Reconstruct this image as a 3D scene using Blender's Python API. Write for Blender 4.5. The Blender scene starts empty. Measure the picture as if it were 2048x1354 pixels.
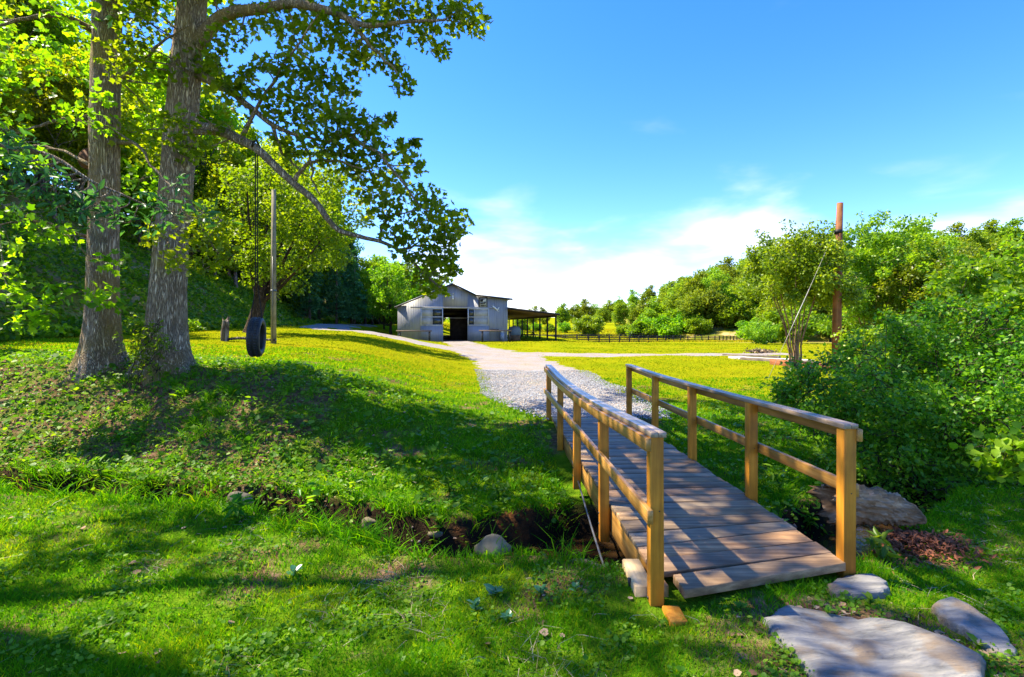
import bpy, math, random
import numpy as np
from mathutils import Vector, Matrix

random.seed(7)
rng = np.random.default_rng(7)
SC = bpy.context.scene
COL = SC.collection

# ------------------------------------------------------------------ camera
EYE = 1.70
FPX = 1024.0            # focal length in photograph pixels (2048 wide)
HOR = 650.0             # row of the horizon in the photograph
cam = bpy.data.cameras.new("camera")
cam.sensor_width = 36.0
cam.lens = 18.0
cam.shift_y = -(677.0 - HOR) / 2048.0
cam.clip_start = 0.05
cam.clip_end = 4000
camo = bpy.data.objects.new("camera", cam)
camo.location = (0, 0, EYE)
camo.rotation_euler = (math.radians(90), 0, 0)
COL.objects.link(camo)
SC.camera = camo

# ------------------------------------------------------------------ light, sky, exposure
SUN = Vector((-0.56, 0.16, 0.80)).normalized()
SUN_EL = math.asin(SUN.z)
SUN_AZ = math.atan2(SUN.x, SUN.y)

def build_world():
    w = bpy.data.worlds.new("World")
    SC.world = w
    w.use_nodes = True
    nt = w.node_tree
    nt.nodes.clear()
    n, l = nt.nodes.new, nt.links.new
    out = n("ShaderNodeOutputWorld")
    sky = n("ShaderNodeTexSky")
    sky.sky_type = 'NISHITA'
    sky.sun_disc = False
    sky.sun_elevation = SUN_EL
    sky.sun_rotation = SUN_AZ
    sky.air_density = 0.8
    sky.dust_density = 0.15
    sky.ozone_density = 1.6
    hs = n("ShaderNodeHueSaturation")
    hs.inputs["Saturation"].default_value = 1.36
    hs.inputs["Hue"].default_value = 0.505
    l(sky.outputs[0], hs.inputs["Color"])
    bg = n("ShaderNodeBackground")
    bg.inputs[1].default_value = 0.088
    tin = n("ShaderNodeMix"); tin.data_type = 'RGBA'; tin.blend_type = 'MULTIPLY'; tin.inputs[0].default_value = 1.0
    tin.inputs[7].default_value = (0.90, 0.865, 1.06, 1)
    l(hs.outputs[0], tin.inputs[6]); l(tin.outputs[2], bg.inputs[0])
    # fair-weather cloud sheet: flat layer seen in perspective, thickest towards the horizon all round
    tc = n("ShaderNodeTexCoord")
    sep = n("ShaderNodeSeparateXYZ")
    l(tc.outputs["Generated"], sep.inputs[0])
    za = n("ShaderNodeMath"); za.operation = 'ADD'; za.inputs[1].default_value = 0.22
    l(sep.outputs[2], za.inputs[0])
    dx = n("ShaderNodeMath"); dx.operation = 'DIVIDE'
    dy = n("ShaderNodeMath"); dy.operation = 'DIVIDE'
    l(sep.outputs[0], dx.inputs[0]); l(za.outputs[0], dx.inputs[1])
    l(sep.outputs[1], dy.inputs[0]); l(za.outputs[0], dy.inputs[1])
    cmb = n("ShaderNodeCombineXYZ")
    l(dx.outputs[0], cmb.inputs[0]); l(dy.outputs[0], cmb.inputs[1])
    noi = n("ShaderNodeTexNoise")
    noi.inputs["Scale"].default_value = 1.6
    noi.inputs["Detail"].default_value = 5.0
    noi.inputs["Roughness"].default_value = 0.5
    noi.inputs["Distortion"].default_value = 0.25
    mp = n("ShaderNodeMapping")
    mp.inputs["Location"].default_value = CLOUD_OFS
    l(cmb.outputs[0], mp.inputs[0]); l(mp.outputs[0], noi.inputs[0])
    # cover falls off with height above the horizon
    cov = n("ShaderNodeMapRange")
    cov.inputs[1].default_value = 0.0; cov.inputs[2].default_value = 0.38
    cov.inputs[3].default_value = 0.24; cov.inputs[4].default_value = -0.13
    l(sep.outputs[2], cov.inputs[0])
    sm = n("ShaderNodeMath"); sm.operation = 'ADD'
    l(noi.outputs[0], sm.inputs[0]); l(cov.outputs[0], sm.inputs[1])
    rmp = n("ShaderNodeMapRange"); rmp.interpolation_type = 'SMOOTHSTEP'
    rmp.inputs[1].default_value = 0.50; rmp.inputs[2].default_value = 0.90
    rmp.inputs[3].default_value = 0.0; rmp.inputs[4].default_value = 0.78
    l(sm.outputs[0], rmp.inputs[0])
    bg2 = n("ShaderNodeBackground")
    bg2.inputs[0].default_value = (1.0, 0.97, 0.93, 1)
    bg2.inputs[1].default_value = 0.36
    mix = n("ShaderNodeMixShader")
    l(rmp.outputs[0], mix.inputs[0]); l(bg.outputs[0], mix.inputs[1]); l(bg2.outputs[0], mix.inputs[2])
    l(mix.outputs[0], out.inputs[0])

CLOUD_OFS = (6.2, 4.1, 0.0)
build_world()
sl = bpy.data.lights.new("sun", 'SUN')
sl.energy = 2.85
sl.angle = math.radians(0.53)
sl.color = (1.0, 0.90, 0.68)
so = bpy.data.objects.new("sun", sl)
so.rotation_euler = SUN.to_track_quat('Z', 'Y').to_euler()
so.location = (-40, 10, 60)
COL.objects.link(so)
SC.view_settings.view_transform = 'Standard'
SC.view_settings.look = 'None'
SC.view_settings.gamma = 1.0
SC.view_settings.use_curve_mapping = False
SC.view_settings.exposure = 2.38
SC.render.engine = 'CYCLES'
SC.cycles.use_denoising = True
SC.cycles.max_bounces = 8
SC.cycles.diffuse_bounces = 6
SC.cycles.transmission_bounces = 6
SC.cycles.transparent_max_bounces = 8
SC.cycles.sample_clamp_indirect = 6.0

# ------------------------------------------------------------------ scene-graph helpers
def tag(o, label=None, cat=None, group=None, kind=None):
    if label: o["label"] = label
    if cat: o["category"] = cat
    if group: o["group"] = group
    if kind: o["kind"] = kind
    return o

def thing(name, label, cat, loc=(0, 0, 0), rotz=0.0, group=None):
    o = bpy.data.objects.new(name, None)
    o.empty_display_size = 0.2
    o.location = loc
    o.rotation_euler = (0, 0, rotz)
    COL.objects.link(o)
    return tag(o, label, cat, group)

def link(name, me, parent=None, loc=None, mat=None):
    o = bpy.data.objects.new(name, me)
    COL.objects.link(o)
    if parent is not None:
        o.parent = parent
    if loc is not None:
        o.location = loc
    if mat is not None and not me.materials:
        me.materials.append(mat)
    return o

def mesh_np(name, verts, polys, mat=None, smooth=False, tint=None, attrs=None):
    """polys: list of (m,k) integer arrays, one per polygon size."""
    me = bpy.data.meshes.new(name)
    verts = np.asarray(verts, dtype=np.float32).reshape(-1, 3)
    me.vertices.add(len(verts))
    me.vertices.foreach_set("co", verts.ravel())
    if isinstance(polys, np.ndarray):
        polys = [polys]
    loops, starts, tot = [], [], 0
    for p in polys:
        p = np.asarray(p, dtype=np.int32)
        if p.size == 0:
            continue
        loops.append(p.ravel())
        starts.append(tot + np.arange(p.shape[0], dtype=np.int32) * p.shape[1])
        tot += p.size
    loops = np.concatenate(loops); starts = np.concatenate(starts)
    me.loops.add(len(loops))
    me.loops.foreach_set("vertex_index", loops)
    me.polygons.add(len(starts))
    me.polygons.foreach_set("loop_start", starts)
    if smooth:
        me.polygons.foreach_set("use_smooth", np.ones(len(starts), dtype=bool))
    if tint is not None:
        attrs = dict(attrs or {}); attrs["tint"] = tint
    for k, v in (attrs or {}).items():
        a = me.attributes.new(k, 'FLOAT', 'POINT')
        a.data.foreach_set("value", np.asarray(v, dtype=np.float32).ravel())
    me.update(calc_edges=True)
    if mat is not None:
        me.materials.append(mat)
    return me

class Geo:
    """collects polygons of any size, then becomes one mesh"""
    def __init__(s):
        s.v, s.p, s.n = [], {}, 0
    def add(s, verts, faces):
        verts = np.asarray(verts, dtype=float).reshape(-1, 3)
        for f in faces:
            s.p.setdefault(len(f), []).append([i + s.n for i in f])
        s.v.append(verts); s.n += len(verts)
        return s
    def addnp(s, verts, arr):
        s.p.setdefault(arr.shape[1], []).extend((arr + s.n).tolist())
        s.v.append(np.asarray(verts).reshape(-1, 3)); s.n += len(verts)
        return s
    def box(s, x0, x1, y0, y1, z0, z1):
        v = [(x0,y0,z0),(x1,y0,z0),(x1,y1,z0),(x0,y1,z0),(x0,y0,z1),(x1,y0,z1),(x1,y1,z1),(x0,y1,z1)]
        return s.add(v, [(0,3,2,1),(4,5,6,7),(0,1,5,4),(1,2,6,5),(2,3,7,6),(3,0,4,7)])
    def prism(s, poly, a0, a1, axis=1):
        """poly in the two other axes (counter-clockwise), extruded along axis"""
        k = len(poly)
        def P(p, a):
            return (p[0], a, p[1]) if axis == 1 else ((a, p[0], p[1]) if axis == 0 else (p[0], p[1], a))
        v = [P(p, a0) for p in poly] + [P(p, a1) for p in poly]
        f = [tuple(range(k)), tuple(range(2*k-1, k-1, -1))] + [(i, i+k, (i+1) % k + k, (i+1) % k) for i in range(k)]
        return s.add(v, f)
    def hexa(s, b, t):
        """bottom 4 and top 4 corners, same winding"""
        return s.add(list(b) + list(t), [(0,3,2,1),(4,5,6,7),(0,1,5,4),(1,2,6,5),(2,3,7,6),(3,0,4,7)])
    def tube(s, pts, rad, seg=8, caps=True):
        v, q = tube_np(pts, rad, seg)
        k = len(v)
        s.addnp(v, q)
        if caps:
            s.p.setdefault(seg, []).append([s.n - k + i for i in range(seg)][::-1])
            s.p[seg].append([s.n - seg + i for i in range(seg)])
        return s
    def mesh(s, name, mat=None, smooth=False):
        me = mesh_np(name, np.concatenate(s.v), [np.array(x) for x in s.p.values()], mat, smooth)
        return me

def bevel(o, w, seg=1):
    m = o.modifiers.new("bevel", 'BEVEL')
    m.width = w; m.segments = seg; m.limit_method = 'ANGLE'
    return o

def tube_np(pts, rad, seg=8):
    P = np.asarray(pts, dtype=float); R = np.broadcast_to(np.asarray(rad, dtype=float), (len(P),))
    T = np.gradient(P, axis=0)
    T /= np.linalg.norm(T, axis=1, keepdims=True) + 1e-9
    u = np.cross(T[0], [0.31, 0.93, 0.17]); u /= np.linalg.norm(u)
    V = []
    ang = np.linspace(0, 2*np.pi, seg, endpoint=False)
    for i in range(len(P)):
        u = u - T[i] * np.dot(u, T[i]); u /= np.linalg.norm(u) + 1e-9
        w = np.cross(T[i], u)
        V.append(P[i] + R[i] * (np.cos(ang)[:, None] * u + np.sin(ang)[:, None] * w))
    V = np.concatenate(V)
    q = []
    for i in range(len(P) - 1):
        a = i * seg + np.arange(seg); b = i * seg + (np.arange(seg) + 1) % seg
        q.append(np.stack([a, b, b + seg, a + seg], 1))
    return V, np.concatenate(q)

def smooth_path(pts, n=6):
    """Catmull-Rom through the points"""
    P = [Vector(p) for p in pts]
    P = [P[0] * 2 - P[1]] + P + [P[-1] * 2 - P[-2]]
    out = []
    for i in range(1, len(P) - 2):
        a, b, c, d = P[i-1], P[i], P[i+1], P[i+2]
        for k in range(n):
            t = k / n
            out.append(0.5 * ((2*b) + (c-a)*t + (2*a-5*b+4*c-d)*t*t + (3*b-a-3*c+d)*t**3))
    out.append(P[-2])
    return np.array([tuple(v) for v in out])

# ------------------------------------------------------------------ noise + terrain
_ns = np.random.default_rng(11)
_dirs = _ns.normal(size=(64, 2)); _ph = _ns.uniform(0, 6.28, 64)
def sn(x, y, scale, seed=0, k=6):
    """smooth pseudo-noise about -1..1, features about `scale` metres"""
    s = 0
    for i in range(k):
        j = (seed * 7 + i * 5) % 64
        s = s + np.sin((x * _dirs[j, 0] + y * _dirs[j, 1]) * (3.2 / scale) + _ph[(j * 3 + seed) % 64])
    return s / math.sqrt(k) * 0.75

def sstep(a, b, x):
    t = np.clip((x - a) / (b - a), 0, 1)
    return t * t * (3 - 2 * t)

YC_X = np.array([-60, -20, -10, -6, -4, -2, 0, 1.6, 3, 4, 5, 9, 20, 60.])
YC_Y = np.array([12, 9.0, 7.3, 6.60, 6.25, 5.60, 4.80, 4.50, 5.15, 5.8, 6.3, 6.9, 8, 11.])
def creek_y(x):
    return np.interp(x, YC_X, YC_Y) + 0.10 * np.sin(x * 1.7) + 0.06 * np.sin(x * 4.1 + 1)
WATER_Z = -0.78

FOOT_Y = np.array([-50, 10, 25, 45, 70, 120, 200, 400.])
FOOT_X = np.array([-15, -15.5, -17, -21, -26, -36, -60, -120.])
def foot_x(y):
    return np.interp(y, FOOT_Y, FOOT_X)

BARN_L = np.array([-10.83, 48.46]); BARN_R = np.array([-0.44, 50.2])

def H(x, y):
    x = np.asarray(x, float); y = np.asarray(y, float)
    zr = np.interp(y, [0, 9, 30, 50, 70, 85, 128, 160, 200, 300, 500], [-0.10, -0.06, -0.06, -0.24, -0.80, -1.32, -2.35, -1.2, 0.6, 3.0, 5.0])
    bump = np.exp(-((x + 4) / 9.0) ** 2) * np.interp(y, [28, 44, 62, 90], [0, 0.22, 0.22, 0])
    zr = zr + bump
    xr = -0.3 - 0.035 * np.clip(y - 9, 0, 100)
    xl = np.maximum(-4.8 - 0.26 * np.clip(y - 10, 0, 100), -18)
    zl = 0.80 + 0.010 * np.clip(y - 10, -6, 50) + 0.035 * np.clip(-x - 5, 0, 14)
    s = sstep(0, 1, (xr - x) / (xr - xl))
    plateau = zr + (zl - zr) * s
    # barn pad
    bd = np.maximum(np.abs(x + 4.5) - 8.5, 0) + np.maximum(np.abs(y - 63) - 17, 0)
    pad = 1 - sstep(0, 9, bd)
    plateau = plateau * (1 - pad) + 0.13 * pad
    # left wooded hill
    d = foot_x(y) - x
    hill = np.where(d > 0, 0.66 * np.maximum(d - 1.2, 0) + 0.66 * 1.2 * np.clip(d / 2.4, 0, 1) ** 2, 0)
    hill = 42 * (1 - np.exp(-hill / 42))
    hill = hill * (1 + 0.07 * sn(x, y, 14, 3))
    # right wooded hill
    d2 = x - (26 + 0.10 * y)
    hr = np.where(d2 > 0, 0.36 * d2 * sstep(0, 14, d2), 0)
    hr = 27 * (1 - np.exp(-hr / 27)) * sstep(126, 156, y)
    # far ridge closing the valley
    far = 8 * sstep(400, 800, y)
    up = plateau + hill + hr + far
    up = up + 0.035 * sn(x, y, 2.6, 1) + 0.015 * sn(x, y, 0.9, 2)
    # creek and banks
    yc = creek_y(x)
    near = -0.13 + 0.03 * sn(x, y, 1.6, 4) + 0.012 * sn(x, y, 0.5, 5) + 0.05 * sstep(3, 8, -x) + 0.06 * sstep(3.4, 6.0, x)
    t = y - yc
    wv = 0.10 * sn(x, y * 0.3, 1.1, 6)
    bank_far = sstep(0.36, 0.62, t - 0.75 * np.exp(-((x - 0.9) / 1.15) ** 2) + wv) * 0.46                      # cut bank at the water
    wide = 0.75 * np.exp(-((x - 0.9) / 1.15) ** 2)                 # pool under the bridge
    topy = np.maximum(9.7 - yc + 0.5 * sstep(-3, -6, x) - wide, 1.6)
    tw = t - wide
    grade = sstep(0.08, 1.0, (tw - 0.2) / topy)
    zf = -0.92 + bank_far
    fr = zf + (up - zf) * grade
    fr = fr + 0.06 * sn(x, y, 0.9, 8) * (1 - grade) * sstep(0.5, 1.2, tw)
    lip = sstep(-0.52, -0.88, t + 0.6 * wv)
    nr = -0.92 + (near + 0.92) * lip
    z = np.where(t > 0, fr, nr)
    z = np.where(np.abs(t) < 0.62, np.minimum(z, np.maximum(z, -0.92)), z)
    return z

def ground_point(px, py, d0=2.0, d1=400.0):
    """where the sight line through a photograph pixel meets the terrain"""
    d = np.concatenate([np.arange(d0, 30, 0.02), np.arange(30, d1, 0.25)])
    x = (px - 1024) / FPX * d; z = EYE - (py - HOR) / FPX * d
    below = np.nonzero(z <= H(x, d))[0]
    i = below[0] if len(below) else -1
    return np.array([x[i], d[i], float(H(x[i], d[i]))])

def at(px, py, d):
    return np.array([(px - 1024) / FPX * d, d, EYE - (py - HOR) / FPX * d])

# ------------------------------------------------------------------ materials
def nodes_mat(name):
    m = bpy.data.materials.new(name)
    m.use_nodes = True
    nt = m.node_tree
    b = nt.nodes["Principled BSDF"]
    return m, nt, b, nt.nodes.new, nt.links.new

def ramp(n, stops, interp='LINEAR'):
    r = n("ShaderNodeValToRGB")
    r.color_ramp.interpolation = interp
    el = r.color_ramp.elements
    while len(el) < len(stops):
        el.new(0.5)
    for e, (p, c) in zip(el, stops):
        e.position = p; e.color = (*c, 1)
    return r

def leaf_mat(name, dark, mid, light, transl=0.38, tcol=(1.5, 1.35, 0.5), rough=0.42, spec=0.35, objvar=0.25):
    m, nt, b, n, l = nodes_mat(name)
    a = n("ShaderNodeAttribute"); a.attribute_name = "tint"
    r = ramp(n, [(0.0, dark), (0.5, mid), (1.0, light)])
    l(a.outputs["Fac"], r.inputs[0])
    oi = n("ShaderNodeObjectInfo")
    mr = n("ShaderNodeMapRange"); mr.inputs[3].default_value = 1 - objvar; mr.inputs[4].default_value = 1 + objvar
    l(oi.outputs["Random"], mr.inputs[0])
    hs = n("ShaderNodeHueSaturation")
    mr2 = n("ShaderNodeMapRange"); mr2.inputs[3].default_value = 0.5 - 0.025; mr2.inputs[4].default_value = 0.5 + 0.02
    l(oi.outputs["Random"], mr2.inputs[0])
    l(mr.outputs[0], hs.inputs["Value"]); l(mr2.outputs[0], hs.inputs["Hue"]); l(r.outputs[0], hs.inputs["Color"])
    l(hs.outputs[0], b.inputs["Base Color"])
    b.inputs["Roughness"].default_value = rough
    b.inputs["Specular IOR Level"].default_value = spec
    tr = n("ShaderNodeBsdfTranslucent")
    mx = n("ShaderNodeMix"); mx.data_type = 'RGBA'; mx.blend_type = 'MULTIPLY'; mx.inputs[0].default_value = 1.0
    l(hs.outputs[0], mx.inputs[6]); mx.inputs[7].default_value = (*tcol, 1)
    l(mx.outputs[2], tr.inputs[0])
    ms = n("ShaderNodeMixShader"); ms.inputs[0].default_value = transl
    l(b.outputs[0], ms.inputs[1]); l(tr.outputs[0], ms.inputs[2])
    l(ms.outputs[0], nt.nodes["Material Output"].inputs[0])
    return m

def bark_mat(name, dark, light, scale=9.0, stretch=0.16, bump=0.9, moss=None):
    m, nt, b, n, l = nodes_mat(name)
    tc = n("ShaderNodeTexCoord"); mp = n("ShaderNodeMapping")
    mp.inputs["Scale"].default_value = (1, 1, stretch)
    l(tc.outputs["Object"], mp.inputs[0])
    nz = n("ShaderNodeTexNoise"); nz.inputs["Scale"].default_value = scale * 0.6; nz.inputs["Detail"].default_value = 4
    l(mp.outputs[0], nz.inputs[0])
    ds = n("ShaderNodeMix"); ds.data_type = 'RGBA'; ds.inputs[0].default_value = 0.22
    l(mp.outputs[0], ds.inputs[6]); l(nz.outputs["Color"], ds.inputs[7])
    v = n("ShaderNodeTexVoronoi"); v.inputs["Scale"].default_value = scale * 2.4; v.feature = 'DISTANCE_TO_EDGE'
    l(ds.outputs[2], v.inputs[0])
    mr = n("ShaderNodeMapRange"); mr.inputs[2].default_value = 0.28
    l(v.outputs["Distance"], mr.inputs[0])
    n2 = n("ShaderNodeTexNoise"); n2.inputs["Scale"].default_value = 3.0; n2.inputs["Detail"].default_value = 6
    l(tc.outputs["Object"], n2.inputs[0])
    mu = n("ShaderNodeMath"); mu.operation = 'MULTIPLY'
    l(mr.outputs[0], mu.inputs[0]); l(n2.outputs[0], mu.inputs[1])
    stops = [(0.0, dark), (0.62, light)]
    r = ramp(n, stops)
    l(mu.outputs[0], r.inputs[0])
    colout = r.outputs[0]
    if moss:
        n3 = n("ShaderNodeTexNoise"); n3.inputs["Scale"].default_value = 1.1; n3.inputs["Detail"].default_value = 5
        l(tc.outputs["Object"], n3.inputs[0])
        m3 = n("ShaderNodeMapRange"); m3.inputs[1].default_value = 0.5; m3.inputs[2].default_value = 0.66; m3.inputs[4].default_value = 0.75
        l(n3.outputs[0], m3.inputs[0])
        mx = n("ShaderNodeMix"); mx.data_type = 'RGBA'
        l(m3.outputs[0], mx.inputs[0]); l(r.outputs[0], mx.inputs[6]); mx.inputs[7].default_value = (*moss, 1)
        colout = mx.outputs[2]
    l(colout, b.inputs["Base Color"])
    b.inputs["Roughness"].default_value = 0.9
    b.inputs["Specular IOR Level"].default_value = 0.15
    bp = n("ShaderNodeBump"); bp.inputs["Strength"].default_value = bump; bp.inputs["Distance"].default_value = 0.05
    l(mr.outputs[0], bp.inputs["Height"]); l(bp.outputs[0], b.inputs["Normal"])
    return m

def wood_mat(name, c0, c1, c2, axis='Y', objvar=0.35, rough=0.65, spec=0.3, fine=1.0, boards=False):
    """sawn timber: grain stretched along one axis, tone differs from board to board"""
    m, nt, b, n, l = nodes_mat(name)
    tc = n("ShaderNodeTexCoord"); mp = n("ShaderNodeMapping")
    oi = n("ShaderNodeObjectInfo")
    sc = {'X': (1.2, 26, 26), 'Y': (26, 1.2, 26), 'Z': (26, 26, 1.2)}[axis]
    mp.inputs["Scale"].default_value = tuple(fine * k for k in sc)
    l(tc.outputs["Object"], mp.inputs[0])
    ofs = n("ShaderNodeVectorMath"); ofs.operation = 'ADD'
    sc2 = n("ShaderNodeVectorMath"); sc2.operation = 'SCALE'; sc2.inputs[0].default_value = (37, 53, 41)
    l(oi.outputs["Random"], sc2.inputs["Scale"]); l(sc2.outputs[0], ofs.inputs[1]); l(mp.outputs[0], ofs.inputs[0])
    nz = n("ShaderNodeTexNoise"); nz.inputs["Scale"].default_value = 1.0; nz.inputs["Detail"].default_value = 7; nz.inputs["Roughness"].default_value = 0.65
    l(ofs.outputs[0], nz.inputs[0])
    r = ramp(n, [(0.28, c0), (0.5, c1), (0.72, c2)])
    l(nz.outputs[0], r.inputs[0])
    # broad weathering stains
    n2 = n("ShaderNodeTexNoise"); n2.inputs["Scale"].default_value = 3.2; n2.inputs["Detail"].default_value = 5
    o2 = n("ShaderNodeVectorMath"); o2.operation = 'ADD'
    l(tc.outputs["Object"], o2.inputs[0]); l(sc2.outputs[0], o2.inputs[1]); l(o2.outputs[0], n2.inputs[0])
    mr = n("ShaderNodeMapRange"); mr.inputs[1].default_value = 0.3; mr.inputs[2].default_value = 0.7
    mr.inputs[3].default_value = 0.62; mr.inputs[4].default_value = 1.25
    l(n2.outputs[0], mr.inputs[0])
    mo = n("ShaderNodeMapRange"); mo.inputs[3].default_value = 1 - objvar; mo.inputs[4].default_value = 1 + objvar
    l(oi.outputs["Random"], mo.inputs[0])
    mm = n("ShaderNodeMath"); mm.operation = 'MULTIPLY'
    l(mr.outputs[0], mm.inputs[0]); l(mo.outputs[0], mm.inputs[1])
    hs = n("ShaderNodeHueSaturation")
    l(mm.outputs[0], hs.inputs["Value"]); l(r.outputs[0], hs.inputs["Color"])
    cout = hs.outputs[0]
    if boards:                       # some boards greyed, some dark, some still tan
        wn = n("ShaderNodeTexWhiteNoise"); wn.noise_dimensions = '1D'
        l(oi.outputs["Random"], wn.inputs["W"])
        tr = ramp(n, [(0.0, (0.62, 0.56, 0.55)), (0.25, (0.95, 1.02, 1.10)), (0.5, (1.15, 1.05, 0.90)), (0.75, (0.72, 0.70, 0.74)), (1.0, (1.25, 1.02, 0.80))])
        l(wn.outputs["Value"], tr.inputs[0])
        mb = n("ShaderNodeMix"); mb.data_type = 'RGBA'; mb.blend_type = 'MULTIPLY'; mb.inputs[0].default_value = 1.0
        l(hs.outputs[0], mb.inputs[6]); l(tr.outputs[0], mb.inputs[7]); cout = mb.outputs[2]
    l(cout, b.inputs["Base Color"])
    b.inputs["Roughness"].default_value = rough
    b.inputs["Specular IOR Level"].default_value = spec
    bp = n("ShaderNodeBump"); bp.inputs["Strength"].default_value = 0.35; bp.inputs["Distance"].default_value = 0.004
    l(nz.outputs[0], bp.inputs["Height"]); l(bp.outputs[0], b.inputs["Normal"])
    return m

def plain_mat(name, col, rough=0.6, spec=0.3, metal=0.0, var=0.2, scale=6.0, bump=0.0):
    m, nt, b, n, l = nodes_mat(name)
    tc = n("ShaderNodeTexCoord")
    nz = n("ShaderNodeTexNoise"); nz.inputs["Scale"].default_value = scale; nz.inputs["Detail"].default_value = 5
    l(tc.outputs["Object"], nz.inputs[0])
    lo = tuple(c * (1 - var) for c in col); hi = tuple(min(1, c * (1 + var)) for c in col)
    r = ramp(n, [(0.3, lo), (0.7, hi)])
    l(nz.outputs[0], r.inputs[0]); l(r.outputs[0], b.inputs["Base Color"])
    b.inputs["Roughness"].default_value = rough
    b.inputs["Specular IOR Level"].default_value = spec
    b.inputs["Metallic"].default_value = metal
    if bump:
        bp = n("ShaderNodeBump"); bp.inputs["Strength"].default_value = bump; bp.inputs["Distance"].default_value = 0.02
        l(nz.outputs[0], bp.inputs["Height"]); l(bp.outputs[0], b.inputs["Normal"])
    return m

# ================================================================== THE SETTING
def grid_lines(fine0, fine1, step, lo, hi, grow=1.12, maxstep=14):
    a = list(np.arange(fine0, fine1 + 1e-6, step))
    s = step; v = a[-1]
    while v < hi:
        s = min(s * grow, maxstep); v += s; a.append(v)
    s = step; v = a[0]; pre = []
    while v > lo:
        s = min(s * grow, maxstep); v -= s; pre.append(v)
    return np.array(pre[::-1] + a)

def ground_material():
    m, nt, b, n, l = nodes_mat("ground")
    geo = n("ShaderNodeNewGeometry")
    def noise(scale, detail=5, rough=0.55):
        q = n("ShaderNodeTexNoise"); q.inputs["Scale"].default_value = scale
        q.inputs["Detail"].default_value = detail; q.inputs["Roughness"].default_value = rough
        l(geo.outputs["Position"], q.inputs[0]); return q
    def mixc(f, a, c):
        q = n("ShaderNodeMix"); q.data_type = 'RGBA'
        l(f, q.inputs[0])
        for s, k in ((a, 6), (c, 7)):
            if isinstance(s, tuple): q.inputs[k].default_value = (*s, 1)
            else: l(s, q.inputs[k])
        return q.outputs[2]
    def attr(nm):
        q = n("ShaderNodeAttribute"); q.attribute_name = nm; return q.outputs["Fac"]
    na, nb_, nc = noise(0.35, 6, 0.6), noise(7.0, 6, 0.7), noise(45, 3, 0.6)
    lawn1 = ramp(n, [(0.30, (0.13, 0.19, 0.004)), (0.50, (0.225, 0.235, 0.004)), (0.72, (0.32, 0.25, 0.008))])
    l(na.outputs[0], lawn1.inputs[0])
    lawn2 = ramp(n, [(0.3, (0.10, 0.165, 0.004)), (0.52, (0.22, 0.24, 0.004)), (0.75, (0.34, 0.27, 0.012))])
    l(nb_.outputs[0], lawn2.inputs[0])
    q = n("ShaderNodeMix"); q.data_type = 'RGBA'; q.inputs[0].default_value = 0.5
    l(lawn1.outputs[0], q.inputs[6]); l(lawn2.outputs[0], q.inputs[7])
    nearg = ramp(n, [(0.3, (0.045, 0.115, 0.005)), (0.55, (0.10, 0.19, 0.008)), (0.75, (0.18, 0.22, 0.015))])  # unmown creekside grass, its shade painted in as a darker green
    l(nb_.outputs[0], nearg.inputs[0])
    lawnmix = mixc(attr("near"), q.outputs[2], nearg.outputs[0])
    dirt = ramp(n, [(0.3, (0.06, 0.036, 0.02)), (0.5, (0.155, 0.09, 0.05)), (0.7, (0.30, 0.20, 0.12))])
    l(nb_.outputs[0], dirt.inputs[0])
    dm = n("ShaderNodeMapRange"); dm.interpolation_type = 'SMOOTHSTEP'
    dadd = n("ShaderNodeMath"); dadd.operation = 'ADD'
    nd = noise(2.3, 6, 0.65)
    l(attr("dirt"), dadd.inputs[0]); l(nd.outputs[0], dadd.inputs[1])
    dm.inputs[1].default_value = 0.82; dm.inputs[2].default_value = 1.08
    l(dadd.outputs[0], dm.inputs[0])
    c = mixc(dm.outputs[0], lawnmix, dirt.outputs[0])
    hill = ramp(n, [(0.36, (0.09, 0.14, 0.014)), (0.50, (0.17, 0.15, 0.035)), (0.60, (0.44, 0.30, 0.16))])
    l(noise(0.22, 8, 0.62).outputs[0], hill.inputs[0])
    c = mixc(attr("hill"), c, hill.outputs[0])
    bed = ramp(n, [(0.34, (0.016, 0.011, 0.007)), (0.54, (0.036, 0.023, 0.013)), (0.66, (0.20, 0.075, 0.022)), (0.70, (0.04, 0.028, 0.018))])  # wet creek soil, darkened further to paint in the gully's shade
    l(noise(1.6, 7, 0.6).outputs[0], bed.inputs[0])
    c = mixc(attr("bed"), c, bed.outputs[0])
    l(c, b.inputs["Base Color"])
    b.inputs["Roughness"].default_value = 0.95
    b.inputs["Specular IOR Level"].default_value = 0.0
    ad = n("ShaderNodeMath"); ad.operation = 'ADD'
    l(nb_.outputs[0], ad.inputs[0]); l(nc.outputs[0], ad.inputs[1])
    bp = n("ShaderNodeBump"); bp.inputs["Strength"].default_value = 0.8; bp.inputs["Distance"].default_value = 0.05
    l(ad.outputs[0], bp.inputs["Height"]); l(bp.outputs[0], b.inputs["Normal"])
    return m

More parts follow.
